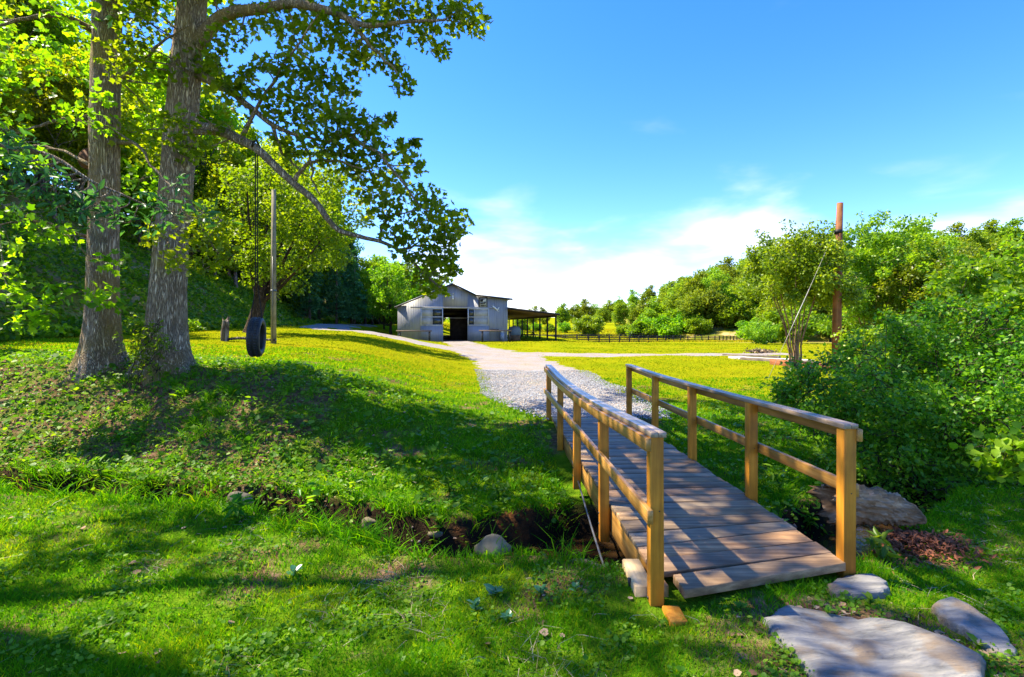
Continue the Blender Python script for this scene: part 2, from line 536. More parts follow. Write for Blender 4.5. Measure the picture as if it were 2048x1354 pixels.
def dirt_amount(x, y):
    """how bare the soil is, 0..1"""
    t = y - creek_y(x) - 0.75 * np.exp(-((x - 0.9) / 1.15) ** 2)
    d = 0.50 * sstep(-1.8, -3.6, x) * sstep(0.5, 0.8, t) * sstep(4.3, 3.2, t)         # litter slope below the trees
    d = np.maximum(d, 0.50 * sstep(0.3, 0.5, t) * sstep(1.1, 0.6, t))
    d = np.maximum(d, 0.62 * np.exp(-(((x + 5.6) / 2.6) ** 2 + ((y - 9.6) / 1.1) ** 2)))
    d = np.maximum(d, 0.70 * np.exp(-(((x - 2.0) / 1.25) ** 2 + ((y - 2.9) / 0.75) ** 2)))
    d = np.maximum(d, 0.65 * np.exp(-(((x - 3.2) / 0.7) ** 2 + ((y - 4.3) / 0.7) ** 2)))
    d = np.maximum(d, 0.50 * np.exp(-(((x - 0.7) / 0.6) ** 2 + ((y - 8.5) / 1.1) ** 2)))
    d = np.maximum(d, 0.30 + 0.18 * sn(x, y, 0.8, 9))
    d = np.where(y > 16, d * 0.4, d)
    return np.clip(d, 0, 1)

gx = grid_lines(-9, 9, 0.085, -900, 900)
gy = grid_lines(1.2, 11, 0.085, -40, 1000)
GX, GY = np.meshgrid(gx, gy)
GZ = H(GX, GY)
nx, ny = len(gx), len(gy)
idx = np.arange(nx * ny).reshape(ny, nx)
quads = np.stack([idx[:-1, :-1], idx[:-1, 1:], idx[1:, 1:], idx[1:, :-1]], -1).reshape(-1, 4)
TT = GY - creek_y(GX); TT = np.where(TT > 0, np.maximum(TT - 0.75 * np.exp(-((GX - 0.9) / 1.15) ** 2), 0), TT)
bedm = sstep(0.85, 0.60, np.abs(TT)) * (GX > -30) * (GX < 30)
hillm = np.maximum(sstep(0.0, 3.0, foot_x(GY) - GX), 0.8 * sstep(2, 10, GX - (26 + 0.1 * GY)) * sstep(60, 120, GY))
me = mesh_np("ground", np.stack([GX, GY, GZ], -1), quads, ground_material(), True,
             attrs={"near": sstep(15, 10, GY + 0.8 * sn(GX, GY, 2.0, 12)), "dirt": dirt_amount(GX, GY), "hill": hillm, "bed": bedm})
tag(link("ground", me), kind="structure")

# ---- creek water
def water_material():
    m, nt, b, n, l = nodes_mat("creek_water")
    b.inputs["Base Color"].default_value = (0.16, 0.085, 0.035, 1)
    b.inputs["Roughness"].default_value = 0.06
    b.inputs["IOR"].default_value = 1.33
    b.inputs["Transmission Weight"].default_value = 0.75
    geo = n("ShaderNodeNewGeometry")
    nz = n("ShaderNodeTexNoise"); nz.inputs["Scale"].default_value = 9; nz.inputs["Detail"].default_value = 3
    l(geo.outputs["Position"], nz.inputs[0])
    bp = n("ShaderNodeBump"); bp.inputs["Strength"].default_value = 0.25; bp.inputs["Distance"].default_value = 0.02
    l(nz.outputs[0], bp.inputs["Height"]); l(bp.outputs[0], b.inputs["Normal"])
    return m
wx = np.arange(-26, 26.01, 0.2)
wr = np.linspace(-0.95, 1.6, 6)
WX = np.repeat(wx[:, None], 6, 1); WY = creek_y(wx)[:, None] + wr[None, :]
wi = np.arange(WX.size).reshape(WX.shape)
wq = np.stack([wi[:-1, :-1], wi[1:, :-1], wi[1:, 1:], wi[:-1, 1:]], -1).reshape(-1, 4)
me = mesh_np("creek", np.stack([WX, WY, np.full_like(WX, WATER_Z)], -1), wq, water_material(), True)
tag(link("creek", me), kind="structure")

# ---- gravel drives
DRIVE_A = np.array([(1.75, 9.55, 0.95), (1.6, 10.6, 1.35), (1.3, 12.5, 1.75), (1.0, 15, 1.7), (0.75, 19, 1.9), (0.0, 25, 2.0),
                    (-1.2, 31, 2.3), (-3.0, 38, 1.7), (-4.4, 44, 1.35), (-5.35, 49.3, 1.25)])
DRIVE_B = np.array([(17, 31.3, 1.2), (13, 30.6, 1.3), (8, 30.2, 1.4), (3, 30.2, 1.6), (-1.5, 31.6, 2.2), (-6, 34.0, 2.0),
                    (-10.5, 36.5, 1.9), (-14.5, 40.5, 1.9), (-17.3, 46, 2.0), (-19.2, 53, 2.1), (-20.5, 60, 2.1), (-21.5, 75, 2.1)])
def resample(P, step):
    q = smooth_path([(a, b_, c) for a, b_, c in P], 12)
    s = np.concatenate([[0], np.cumsum(np.linalg.norm(np.diff(q[:, :2], axis=0), axis=1))])
    t = np.arange(0, s[-1], step)
    return np.stack([np.interp(t, s, q[:, k]) for k in range(3)], 1)
DA, DB = resample(DRIVE_A, 0.25), resample(DRIVE_B, 0.4)
DALL = np.concatenate([DA, DB])
def drive_dist(x, y):
    """signed distance to the edge of the gravel, negative inside"""
    x = np.atleast_1d(x).astype(float); y = np.atleast_1d(y).astype(float)
    out = np.full(x.shape, 99.0)
    for i in range(0, len(DALL), 2):
        out = np.minimum(out, np.hypot(x - DALL[i, 0], y - DALL[i, 1]) - DALL[i, 2])
    return out

def gravel_material():
    m, nt, b, n, l = nodes_mat("gravel")
    geo = n("ShaderNodeNewGeometry")
    v = n("ShaderNodeTexVoronoi"); v.inputs["Scale"].default_value = 24
    l(geo.outputs["Position"], v.inputs[0])
    nz = n("ShaderNodeTexNoise"); nz.inputs["Scale"].default_value = 0.9; nz.inputs["Detail"].default_value = 7
    l(geo.outputs["Position"], nz.inputs[0])
    r = ramp(n, [(0.0, (0.12, 0.112, 0.108)), (0.5, (0.235, 0.215, 0.205)), (1.0, (0.36, 0.335, 0.32))])
    l(v.outputs["Color"], r.inputs[0])
    r2 = ramp(n, [(0.40, (0.28, 0.252, 0.24)), (0.58, (0.30, 0.215, 0.14)), (0.70, (0.22, 0.19, 0.04))])
    l(nz.outputs[0], r2.inputs[0])
    mx = n("ShaderNodeMix"); mx.data_type = 'RGBA'; mx.inputs[0].default_value = 0.45
    l(r.outputs[0], mx.inputs[6]); l(r2.outputs[0], mx.inputs[7])
    l(mx.outputs[2], b.inputs["Base Color"])
    b.inputs["Roughness"].default_value = 0.9
    b.inputs["Specular IOR Level"].default_value = 0.15
    bp = n("ShaderNodeBump"); bp.inputs["Strength"].default_value = 0.7; bp.inputs["Distance"].default_value = 0.02
    l(v.outputs["Distance"], bp.inputs["Height"]); l(bp.outputs[0], b.inputs["Normal"])
    return m
GRAVEL = gravel_material()
def drive(D, dz):
    T = np.gradient(D[:, :2], axis=0); T /= np.linalg.norm(T, axis=1, keepdims=True)
    N = np.stack([-T[:, 1], T[:, 0]], 1)
    k = np.linspace(-1, 1, 15)
    V = []
    for i, d in enumerate(D):
        e = 0.10 * math.sin(i * 1.3) + 0.13 * rng.normal()
        e2 = 0.10 * math.sin(i * 0.9 + 2) + 0.13 * rng.normal()
        w = np.where(k < 0, d[2] + e, d[2] + e2) * k
        p = d[:2] + w[:, None] * N[i]
        z = H(p[:, 0], p[:, 1]) + dz - 0.05 * (np.abs(k) ** 8)
        V.append(np.column_stack([p, z]))
    V = np.concatenate(V); m = len(k)
    i = np.arange(len(V)).reshape(-1, m)
    q = np.stack([i[:-1, :-1], i[:-1, 1:], i[1:, 1:], i[1:, :-1]], -1).reshape(-1, 4)
    return mesh_np("gravel_drive", V, q, GRAVEL, True)
tag(link("gravel_drive", drive(DA, 0.040)), kind="structure")
tag(link("gravel_drive", drive(DB, 0.030)), kind="structure")

# ================================================================== TIMBER FOOTBRIDGE
def yl(y): return 1.134 - 0.042 * y        # outer face of the deck, left
def yr(y): return 2.547 - 0.041 * y        # right
PLANK = wood_mat("weathered_deck", (0.10, 0.062, 0.033), (0.235, 0.155, 0.085), (0.41, 0.295, 0.175), 'X', 0.25, 0.6, 0.3, 1.0, True)
POSTW = wood_mat("treated_post", (0.31, 0.115, 0.008), (0.50, 0.190, 0.012), (0.62, 0.275, 0.026), 'Z', 0.12, 0.6, 0.3)
RAILW = wood_mat("treated_rail", (0.20, 0.090, 0.020), (0.37, 0.180, 0.036), (0.48, 0.270, 0.080), 'Y', 0.15, 0.42, 0.5)
CAPW = wood_mat("weathered_cap", (0.14, 0.095, 0.062), (0.27, 0.195, 0.135), (0.40, 0.310, 0.225), 'Y', 0.15, 0.32, 0.6)
ENDW = wood_mat("pale_block", (0.36, 0.24, 0.12), (0.48, 0.34, 0.18), (0.58, 0.43, 0.25), 'Y', 0.1, 0.8, 0.2)
BR = thing("footbridge", "small timber footbridge with plank deck and post handrails over the creek", "bridge", (0, 0, 0))
# deck planks: square to the axis at the far end, fanned out at the near end
ylf = [3.28, 3.50, 3.72, 3.94, 4.19, 4.44, 4.66]
yrf = [3.655, 3.83, 4.03, 4.265, 4.44, 4.645, 4.80]
while ylf[-1] < 9.45:
    w = random.choice([0.185, 0.19, 0.20, 0.23])
    ylf.append(ylf[-1] + w)
    lag = (yrf[-1] - ylf[-2]); yrf.append(ylf[-1] + lag * 0.86 + 0.003)
for i in range(len(ylf) - 1):
    a0, a1, b0, b1 = ylf[i] + 0.007, ylf[i+1] - 0.007, yrf[i] + 0.007, yrf[i+1] - 0.007
    ol, orr = random.uniform(-0.012, 0.018), random.uniform(-0.012, 0.02)
    if i == 0: ol = -0.11
    zt = random.uniform(-0.004, 0.004); tl = random.uniform(-0.004, 0.004)
    th = 0.06 if i == 0 else 0.04
    B = [(yl(a0) - ol, a0, -th), (yr(b0) + orr, b0, -th), (yr(b1) + orr, b1, -th), (yl(a1) - ol, a1, -th)]
    T = [(yl(a0) - ol, a0, zt - tl), (yr(b0) + orr, b0, zt + tl), (yr(b1) + orr, b1, zt + tl + 0.002), (yl(a1) - ol, a1, zt - tl)]
    me = Geo().hexa(B, T).mesh("plank", PLANK)
    bevel(link("plank", me, BR), 0.006, 2)
for f, s in ((yl, 1), (yr, -1)):
    for ofs in (0.035, ):
        ya = 3.42 if s > 0 else 3.78
        x0, x1 = f(ya) + s * ofs, f(9.5) + s * ofs
        g = Geo().hexa([(x0 - .022, ya, -.28), (x0 + .022, ya, -.28), (x1 + .022, 9.5, -.28), (x1 - .022, 9.5, -.28)],
                       [(x0 - .022, ya, -.041), (x0 + .022, ya, -.041), (x1 + .022, 9.5, -.041), (x1 - .022, 9.5, -.041)])
        bevel(link("stringer", g.mesh("stringer", RAILW), BR), 0.004)
xm0, xm1 = (yl(3.6) + yr(3.6)) / 2, (yl(9.4) + yr(9.4)) / 2
g = Geo().hexa([(xm0 - .02, 3.6, -.27), (xm0 + .02, 3.6, -.27), (xm1 + .02, 9.4, -.27), (xm1 - .02, 9.4, -.27)],
               [(xm0 - .02, 3.6, -.042), (xm0 + .02, 3.6, -.042), (xm1 + .02, 9.4, -.042), (xm1 - .02, 9.4, -.042)])
link("stringer", g.mesh("stringer", RAILW), BR)
LP = [(3.37, 0.975), (4.90, 0.895), (6.45, 0.855), (8.0, 0.855), (9.55, 0.925)]
RP = [(3.72, 0.955), (5.07, 0.935), (6.55, 0.912), (8.06, 0.905), (9.55, 0.932)]
for PS, f, s in ((LP, yl, -1), (RP, yr, 1)):
    for k, (y, zt) in enumerate(PS):
        x = f(y) + s * (0.047 if s < 0 else 0.03)
        lean = random.uniform(-0.012, 0.012)
        zb = -0.36
        h = 0.045
        g = Geo().hexa([(x - h, y - h, zb), (x + h, y - h, zb), (x + h, y + h, zb), (x - h, y + h, zb)],
                       [(x - h + lean, y - h, zt), (x + h + lean, y - h, zt), (x + h + lean, y + h, zt), (x - h + lean, y + h, zt)])
        bevel(link("post", g.mesh("post", POSTW), BR), 0.005, 2)
    X = lambda y: f(y) + s * (0.047 if s < 0 else 0.03)
    ys = np.linspace(PS[0][0] - 0.06, PS[-1][0] + 0.07, 30)
    zs = np.interp(ys, [p[0] for p in PS], [p[1] for p in PS])
    zs = np.convolve(np.pad(zs, 2, mode='edge'), np.ones(5) / 5, mode='valid')
    def board(xa, xb, za, zb, nm, mt, y0=None, y1=None, yy=ys, zz=zs):
        V, Q = [], []
        for y, z in zip(yy, zz):
            x = X(y)
            V += [(x + xa, y, z + za), (x + xb, y, z + za), (x + xb, y, z + zb), (x + xa, y, z + zb)]
        for i in range(len(yy) - 1):
            a = 4 * i
            for j in range(4):
                Q.append((a + j, a + (j + 1) % 4, a + 4 + (j + 1) % 4, a + 4 + j))
        e = 4 * (len(yy) - 1)
        Q += [(3, 2, 1, 0), (e, e + 1, e + 2, e + 3)]
        me = Geo().add(V, Q).mesh(nm, mt)
        bevel(link(nm, me, BR), 0.003)
    so_ = 0.047 * s
    # two boards on edge-to-edge make the cap, a third on edge hangs outside the posts
    board(-0.052, -0.001, 0.001, 0.037, "handrail_cap", CAPW)
    board(0.001, 0.052, 0.0015, 0.0365, "handrail_cap", CAPW)
    board(min(so_, so_ + s * .036), max(so_, so_ + s * .036), -0.089, -0.0015, "side_rail", RAILW)
    y2 = np.linspace(PS[0][0] - (0.10 if s < 0 else 0.02), PS[-1][0] + 0.10, 14)
    z2 = np.interp(y2, [PS[0][0], PS[-1][0]], [0.47, 0.47]) if s < 0 else np.interp(y2, [PS[0][0], PS[-1][0]], [0.50, 0.47])
    board(min(so_, so_ + s * .038), max(so_, so_ + s * .038), -0.045, 0.045, "middle_rail", RAILW, yy=y2, zz=z2)
# nail heads along the deck and rails
g = Geo()
for i in range(1, len(ylf) - 1):
    for f_, e_, o_ in ((yl, ylf, .035), (yr, yrf, -.035)):
        for q_ in (.28, .72):
            y_ = e_[i] + (e_[i+1] - e_[i]) * q_; x_ = f_(y_) + o_ + random.uniform(-.008, .008)
            a_ = np.linspace(0, 6.283, 6, endpoint=False)
            g.add([(x_ + .0055 * math.cos(t_), y_ + .0055 * math.sin(t_), .0065) for t_ in a_], [tuple(range(6))])
for PS_, f_, s_ in ((LP, yl, -1), (RP, yr, 1)):
    for y_, z_ in PS_:
        x_ = f_(y_) + s_ * (0.047 if s_ < 0 else 0.03)
        for zz_ in (-.10, -.20):
            g.tube([(x_ + s_ * .044, y_ + .01, zz_), (x_ + s_ * .053, y_ + .01, zz_)], .011, 6)
        g.tube([(x_ + .012, y_ - .044, .49), (x_ + .012, y_ - .0475, .49)], .005, 6)
o_ = link("nail_heads", g.mesh("nail_heads", plain_mat("nail_steel", (0.05, 0.045, 0.04), .5, .4, .5)), BR); o_["kind"] = "stuff"
# footings at the near left corner
g = Geo().box(0.825, 0.955, 3.43, 3.84, -0.42, -0.05)
bevel(link("footing_block", g.mesh("footing_block", ENDW), BR), 0.008)
g = Geo().box(0.965, 1.075, 3.12, 3.30, -0.30, -0.105)
bevel(link("footing_block", g.mesh("footing_block", POSTW), BR), 0.006)
IRON = plain_mat("rusty_iron", (0.06, 0.045, 0.035), 0.6, 0.4, 0.4, 0.4, 14)
g = Geo().tube([(0.815, 3.56, -0.42), (0.815, 3.56, -0.10), (0.815, 3.555, -0.06)], [0.008, 0.008, 0.014], 6)
link("anchor_pin", g.mesh("anchor_pin", IRON), BR)
PIPE = plain_mat("grey_pipe", (0.10, 0.10, 0.105), 0.4, 0.5, 0.3, 0.2, 10)
g = Geo().tube(smooth_path([(0.80, 3.75, -0.45), (0.78, 4.4, -0.34), (0.80, 5.4, -0.30), (0.86, 7.5, -0.2)], 4), 0.011, 6)
link("pipe", g.mesh("pipe", PIPE), BR)

# ================================================================== BARN
ang = math.atan2(BARN_R[1] - BARN_L[1], BARN_R[0] - BARN_L[0])
BZ = 0.13
def siding_material():
    m, nt, b, n, l = nodes_mat("blue_grey_siding")
    tc = n("ShaderNodeTexCoord")
    nz = n("ShaderNodeTexNoise"); nz.inputs["Scale"].default_value = 1.2; nz.inputs["Detail"].default_value = 6
    mp = n("ShaderNodeMapping"); mp.inputs["Scale"].default_value = (6, 6, 0.6)
    l(tc.outputs["Object"], mp.inputs[0]); l(mp.outputs[0], nz.inputs[0])
    r = ramp(n, [(0.3, (0.235, 0.24, 0.265)), (0.7, (0.30, 0.305, 0.33))])
    l(nz.outputs[0], r.inputs[0]); l(r.outputs[0], b.inputs["Base Color"])
    b.inputs["Roughness"].default_value = 0.45
    return m
SIDING = siding_material()
TRIM = plain_mat("barn_trim", (0.50, 0.50, 0.50), 0.5, 0.3, 0, 0.08)
ROOF = plain_mat("barn_roof_metal", (0.30, 0.31, 0.32), 0.35, 0.5, 0.3, 0.1)
DARK = plain_mat("dark_stained_timber", (0.022, 0.018, 0.016), 0.7, 0.2, 0, 0.3)
BLACK = plain_mat("black_paint", (0.012, 0.012, 0.013), 0.6, 0.3, 0, 0.3)
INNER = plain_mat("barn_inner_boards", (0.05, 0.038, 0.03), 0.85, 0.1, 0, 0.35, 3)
BROWN = plain_mat("lean_to_boards", (0.17, 0.10, 0.05), 0.8, 0.15, 0, 0.3, 3)
WHITE = plain_mat("white_paint", (0.72, 0.72, 0.70), 0.5, 0.3, 0, 0.08)
def glass_mat():
    m, nt, b, n, l = nodes_mat("window_pane")
    b.inputs["Base Color"].default_value = (0.03, 0.035, 0.035, 1)
    b.inputs["Roughness"].default_value = 0.08
    b.inputs["Specular IOR Level"].default_value = 0.7
    return m
PANE = glass_mat()
CURTAIN = plain_mat("pale_window_board", (0.36, 0.36, 0.35), 0.8, 0.1, 0, 0.12, 5)

BW, BD = 10.54, 29.3
BARN = thing("barn", "low blue-grey metal barn with stepped gable and wide open doorway", "barn", (BARN_L[0], BARN_L[1], BZ), ang)
def roof_h(u):
    return np.interp(u, [0, 5.18, 7.39, 10.54], [3.32, 5.52, 4.46, 4.12])
g = Geo()
g.prism([(0, -.3), (4.27, -.3), (4.27, float(roof_h(4.27))), (0, 3.32)], 0, 0.12)
g.prism([(6.62, -.3), (10.54, -.3), (10.54, 4.12), (7.39, 4.46), (6.62, float(roof_h(6.62)))], 0, 0.12)
g.prism([(4.272, 3.15), (6.618, 3.15), (6.618, float(roof_h(6.618))), (5.18, 5.52), (4.272, float(roof_h(4.272)))], 0, 0.12)
for u in np.arange(0.11, BW, 0.2285):            # standing ribs of the siding sheets
    top = float(roof_h(u)) - 0.03
    z0 = 3.17 if 4.25 < u < 6.64 else -0.25
    g.box(u - 0.012, u + 0.012, -0.022, 0.001, z0, top)
link("front_wall", g.mesh("front_wall", SIDING), BARN)
g = Geo().box(0, 0.12, 0.122, BD, -.3, 3.32); link("side_wall", g.mesh("side_wall", SIDING), BARN)
g = Geo().box(BW - .12, BW, 0.122, BD, -.3, 4.1)
for v in np.arange(0.3, BD, 0.4): g.box(BW - .001, BW + 0.018, v - 0.02, v + 0.02, -.3, 4.0)
link("side_wall", g.mesh("side_wall", SIDING), BARN)
g = Geo()
g.prism([(0.122, -.3), (4.2, -.3), (4.2, 5.0), (0.122, 3.36)], BD - .1, BD)
g.prism([(6.7, -.3), (BW - .122, -.3), (BW - .122, 4.1), (7.39, 4.44), (6.7, 4.75)], BD - .1, BD)
g.prism([(4.202, 2.7), (6.698, 2.7), (6.698, 4.75), (5.18, 5.48), (4.202, 5.0)], BD - .1, BD)
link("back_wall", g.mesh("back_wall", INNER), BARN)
def slab(u0, h0, u1, h1, v0=-0.3, v1=BD + .3, th=0.09):
    return Geo().prism([(u0, h0), (u1, h1), (u1, h1 + th), (u0, h0 + th)], v0, v1)
for a in ((-0.28, 3.32 - .28 * .425, 5.18, 5.525), (5.181, 5.525, 7.36, 4.475), (7.36, 4.47, 10.98, 4.08)):
    link("roof", slab(*a).mesh("roof", ROOF), BARN)
g = Geo()
g.prism([(-0.30, 3.12), (5.18, 5.44), (5.18, 5.56), (-0.30, 3.24)], -0.34, -0.302)
g.prism([(5.181, 5.44), (7.36, 4.39), (7.36, 4.51), (5.181, 5.56)], -0.34, -0.302)
g.prism([(7.361, 4.38), (11.0, 3.99), (11.0, 4.11), (7.361, 4.51)], -0.34, -0.302)
link("roof_edge_trim", g.mesh("roof_edge_trim", DARK), BARN)
g = Geo().box(1.2, 9.4, -0.11, -0.025, 3.20, 3.30)
link("door_track", g.mesh("door_track", SIDING), BARN)
# interior: floor, aisle partitions and loft
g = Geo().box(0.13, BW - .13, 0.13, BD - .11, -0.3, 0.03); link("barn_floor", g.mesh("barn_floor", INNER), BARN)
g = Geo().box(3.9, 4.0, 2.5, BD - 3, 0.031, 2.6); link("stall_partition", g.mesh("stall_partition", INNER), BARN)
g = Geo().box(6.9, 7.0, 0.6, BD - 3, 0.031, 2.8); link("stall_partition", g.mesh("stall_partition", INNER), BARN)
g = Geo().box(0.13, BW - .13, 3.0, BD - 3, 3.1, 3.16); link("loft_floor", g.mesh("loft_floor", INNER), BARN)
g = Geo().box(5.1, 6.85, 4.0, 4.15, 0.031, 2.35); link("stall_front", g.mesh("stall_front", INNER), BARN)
g = Geo().box(5.1, 6.85, 3.93, 3.998, 2.26, 2.34); link("stall_header", g.mesh("stall_header", WHITE), BARN)
# two sliding doors, window in the upper half
def sliding_door(u0, u1, dark_side):
    d = link("sliding_door", Geo().box(u0, u1, -0.10, -0.03, -0.02, 1.52).mesh("sliding_door", SIDING), BARN)
    g = Geo()
    for u in np.arange(u0 + .12, u1 - .05, 0.2285): g.box(u - .01, u + .01, -0.112, -0.099, 0.0, 1.5)
    link("door_ribs", g.mesh("door_ribs", SIDING), d)
    g = Geo()
    g.box(u0, u0 + .09, -0.125, -0.03, 1.521, 3.18); g.box(u1 - .09, u1, -0.125, -0.03, 1.521, 3.18)
    g.box(u0 + .091, u1 - .091, -0.124, -0.031, 3.09, 3.18); g.box(u0 + .091, u1 - .091, -0.124, -0.031, 1.521, 1.60)
    g.box(u0 + .091, u1 - .091, -0.122, -0.06, 2.31, 2.38)
    link("window_frame", g.mesh("window_frame", TRIM), d)
    mid = u0 + (u1 - u0) * (0.52 if dark_side > 0 else 0.30)
    for k, (a, c) in enumerate(((u0 + .091, mid - .02), (mid + .02, u1 - .091))):
        darkp = (k == 1) if dark_side > 0 else (k == 0)
        for z0, z1 in ((1.601, 2.309), (2.381, 3.089)):
            link("pane", Geo().box(a, c, -0.075, -0.055, z0, z1).mesh("pane", PANE if darkp else CURTAIN), d)
    g = Geo().box(mid - .019, mid + .019, -0.118, -0.05, 1.601, 2.309).box(mid - .019, mid + .019, -0.118, -0.05, 2.381, 3.089)
    link("window_bar", g.mesh("window_bar", TRIM), d)
sliding_door(2.14, 4.26, 1)
sliding_door(6.63, 8.71, -1)
# lean-to along the right wall
LEAN = []
def lean_h(u): return float(np.interp(u, [BW, 15.43], [3.18, 2.62]))
g = Geo().prism([(BW + .02, 3.22), (15.75, 2.62), (15.75, 2.70), (BW + .02, 3.31)], -0.25, BD)
link("lean_to_roof", g.mesh("lean_to_roof", ROOF), BARN)
g = Geo().prism([(BW + .02, 3.10), (15.70, 2.52), (15.70, 2.615), (BW + .02, 3.215)], -0.2, BD - .05)
link("lean_to_ceiling", g.mesh("lean_to_ceiling", BROWN), BARN)
g = Geo().prism([(BW + .02, 3.09), (15.75, 2.50), (15.75, 2.69), (BW + .02, 3.29)], -0.29, -0.251)
link("lean_to_fascia", g.mesh("lean_to_fascia", DARK), BARN)
g = Geo().box(15.33, 15.53, 0.0, BD - .06, 2.36, 2.519); link("lean_to_beam", g.mesh("lean_to_beam", DARK), BARN)
for k in range(9):
    g = Geo().box(15.35, 15.51, k * 3.64, k * 3.64 + 0.16, -0.7, 2.358)
    bevel(link("lean_to_post", g.mesh("lean_to_post", DARK), BARN), 0.01)
# sign with a pale emblem, lamp, metal wall ornament
def barn_world(u, v, h):
    return (BARN_L[0] + u * math.cos(ang) - v * math.sin(ang), BARN_L[1] + u * math.sin(ang) + v * math.cos(ang), BZ + h)
def on_barn(name, label, cat, u, v, h):
    return thing(name, label, cat, barn_world(u, v, h), ang)
S = on_barn("stable_sign", "black framed square sign with pale emblem high on the barn wall", "sign", 8.10, -0.03, 4.0)
S.location = barn_world(8.12, -0.025, 3.22)
link("sign_frame", Geo().box(-.43, .43, -0.05, 0, 0, 1.05).mesh("sign_frame", BLACK), S)
SIGNF = plain_mat("sign_face", (0.30, 0.31, 0.30), 0.5, 0.3, 0, 0.1)
link("sign_face", Geo().box(-.33, .33, -0.058, -0.0505, .10, .95).mesh("sign_face", SIGNF), S)
g = Geo()
g.prism([(-.27, .62), (-.10, .60), (.06, .70), (.10, .80), (.02, .86), (-.26, .84)], -0.064, -0.0585)
g.prism([(-.27, .40), (.18, .42), (.28, .55), (.27, .60), (.05, .54), (-.27, .52)], -0.064, -0.0585)
g.prism([(-.22, .15), (-.14, .15), (-.14, .32), (-.22, .32)], -0.064, -0.0585)
g.prism([(-.10, .15), (-.02, .15), (-.02, .32), (-.10, .32)], -0.064, -0.0585)
g.prism([(.03, .15), (.11, .15), (.11, .32), (.03, .32)], -0.064, -0.0585)
g.prism([(.16, .15), (.24, .15), (.24, .32), (.16, .32)], -0.064, -0.0585)
link("emblem", g.mesh("emblem", BLACK), S)
g = Geo()
g.prism([(-.02, .66), (.12, .66), (.16, .78), (.05, .82)], -0.070, -0.0645)
g.prism([(.14, .74), (.22, .66), (.30, .86), (.20, .90)], -0.070, -0.0645)
link("emblem_highlight", g.mesh("emblem_highlight", WHITE), S)
Lm = on_barn("wall_lamp", "small white lamp under the barn gable peak", "lamp", 5.2, -0.03, 4.25)
g = Geo().box(-.06, .06, -0.05, 0, 0.0, 0.16); link("lamp_base", g.mesh("lamp_base", WHITE), Lm)
g = Geo().tube([(0, -.06, .0), (0, -.12, -.05), (0, -.15, -.22)], [.03, .07, .10], 10); link("lamp_head", g.mesh("lamp_head", WHITE, True), Lm)
g = Geo().tube([(0, -.02, .16), (0.02, -.1, .34), (0.05, -.14, .36)], [.02, .025, .05], 8); link("sensor_arm", g.mesh("sensor_arm", WHITE), Lm)
Or = on_barn("wall_ornament", "white metal leaping horse ornament beside the barn sign", "ornament", 9.45, -0.03, 2.95)
g = Geo()
g.tube([(-.42, -.03, .45), (-.28, -.04, .38), (-.12, -.05, .25), (.05, -.05, .10)], [.03, .06, .075, .05], 8)
g.tube([(.05, -.05, .10), (.14, -.05, .16), (.20, -.05, .30), (.27, -.05, .34)], [.05, .05, .045, .02], 8)
g.tube([(.02, -.04, .10), (.14, -.03, -.04), (.26, -.03, -.02)], [.035, .02, .012], 6)
g.tube([(-.30, -.04, .38), (-.36, -.03, .52), (-.28, -.03, .60)], [.035, .02, .012], 6)
g.tube([(-.40, -.03, .46), (-.52, -.03, .56)], [.02, .008], 6)
link("horse_figure", g.mesh("horse_figure", WHITE, True), Or)
link("mounting_stud", Geo().box(-.13, -.09, -.05, 0, .22, .26).mesh("mounting_stud", WHITE), Or)

def hitching_rail(px0, px1, py_base, d, lab):
    xm = (px0 + px1) / 2
    c = at(xm, py_base, d); L = (px1 - px0) / FPX * d
    z = float(H(c[0], d))
    T = thing("hitching_rail", lab, "hitching rail", (c[0], d, z), ang * 0.6, "hitching rails before the barn")
    RB = plain_mat("hitching_rail_boards", (0.16, 0.115, 0.095), 0.7, 0.2, 0, 0.2)
    link("rail", Geo().box(-L/2, L/2, -.09, .09, 0.98, 1.10).mesh("rail", RB), T)
    for s in (-1, 1):
        p = s * (L / 2 - (0.32 if s < 0 else 0.2))
        link("post", Geo().box(p - .08, p + .08, -.08, .08, -0.2, 0.979).mesh("post", BLACK), T)
hitching_rail(793, 863, 681, 46.2, "long brown hitching rail before the left part of the barn")
hitching_rail(958, 1024, 684, 47.6, "long brown hitching rail before the right part of the barn")
# small things by the barn
c = barn_world(11.6, 2.2, 0.0)
T = thing("water_tank", "squat grey round tank under the lean-to roof", "tank", (c[0], c[1], float(H(c[0], c[1]))))
GREYT = plain_mat("grey_plastic", (0.16, 0.20, 0.22), 0.5, 0.3, 0, 0.15)
a = np.linspace(0, 2 * np.pi, 20, endpoint=False)
g = Geo().tube([(0, 0, .55), (0, 0, .6), (0, 0, 1.15), (0, 0, 1.4), (0, 0, 1.5)], [.60, .66, .66, .5, .12], 20)
link("tank_body", g.mesh("tank_body", GREYT, True), T)
link("tank_stand", Geo().box(-.6, .6, -.6, .6, 0, .549).mesh("tank_stand", BROWN), T)
link("tank_cap", Geo().tube([(0, 0, 1.49), (0, 0, 1.56)], [.14, .13], 12).mesh("tank_cap", BLACK), T)
c = barn_world(10.0, -0.45, 0.0)
T = thing("mounting_shelf", "dark wall shelf with a pale bucket on the barn's right corner", "shelf", (c[0], c[1], float(H(c[0], c[1]))), ang)
link("shelf_board", Geo().box(-1.2, -.35, .2, .44, 1.12, 1.17).mesh("shelf_board", DARK), T)
for u in (-1.1, -.45): link("shelf_bracket", Geo().prism([(.25, 1.119), (.44, .95), (.44, 1.119)], u, u + .04, axis=0).mesh("shelf_bracket", DARK), T)
link("bucket", Geo().tube([(-.02, .3, .86), (-.02, .3, 1.1)], [.12, .15], 14).mesh("bucket", WHITE, True), T)
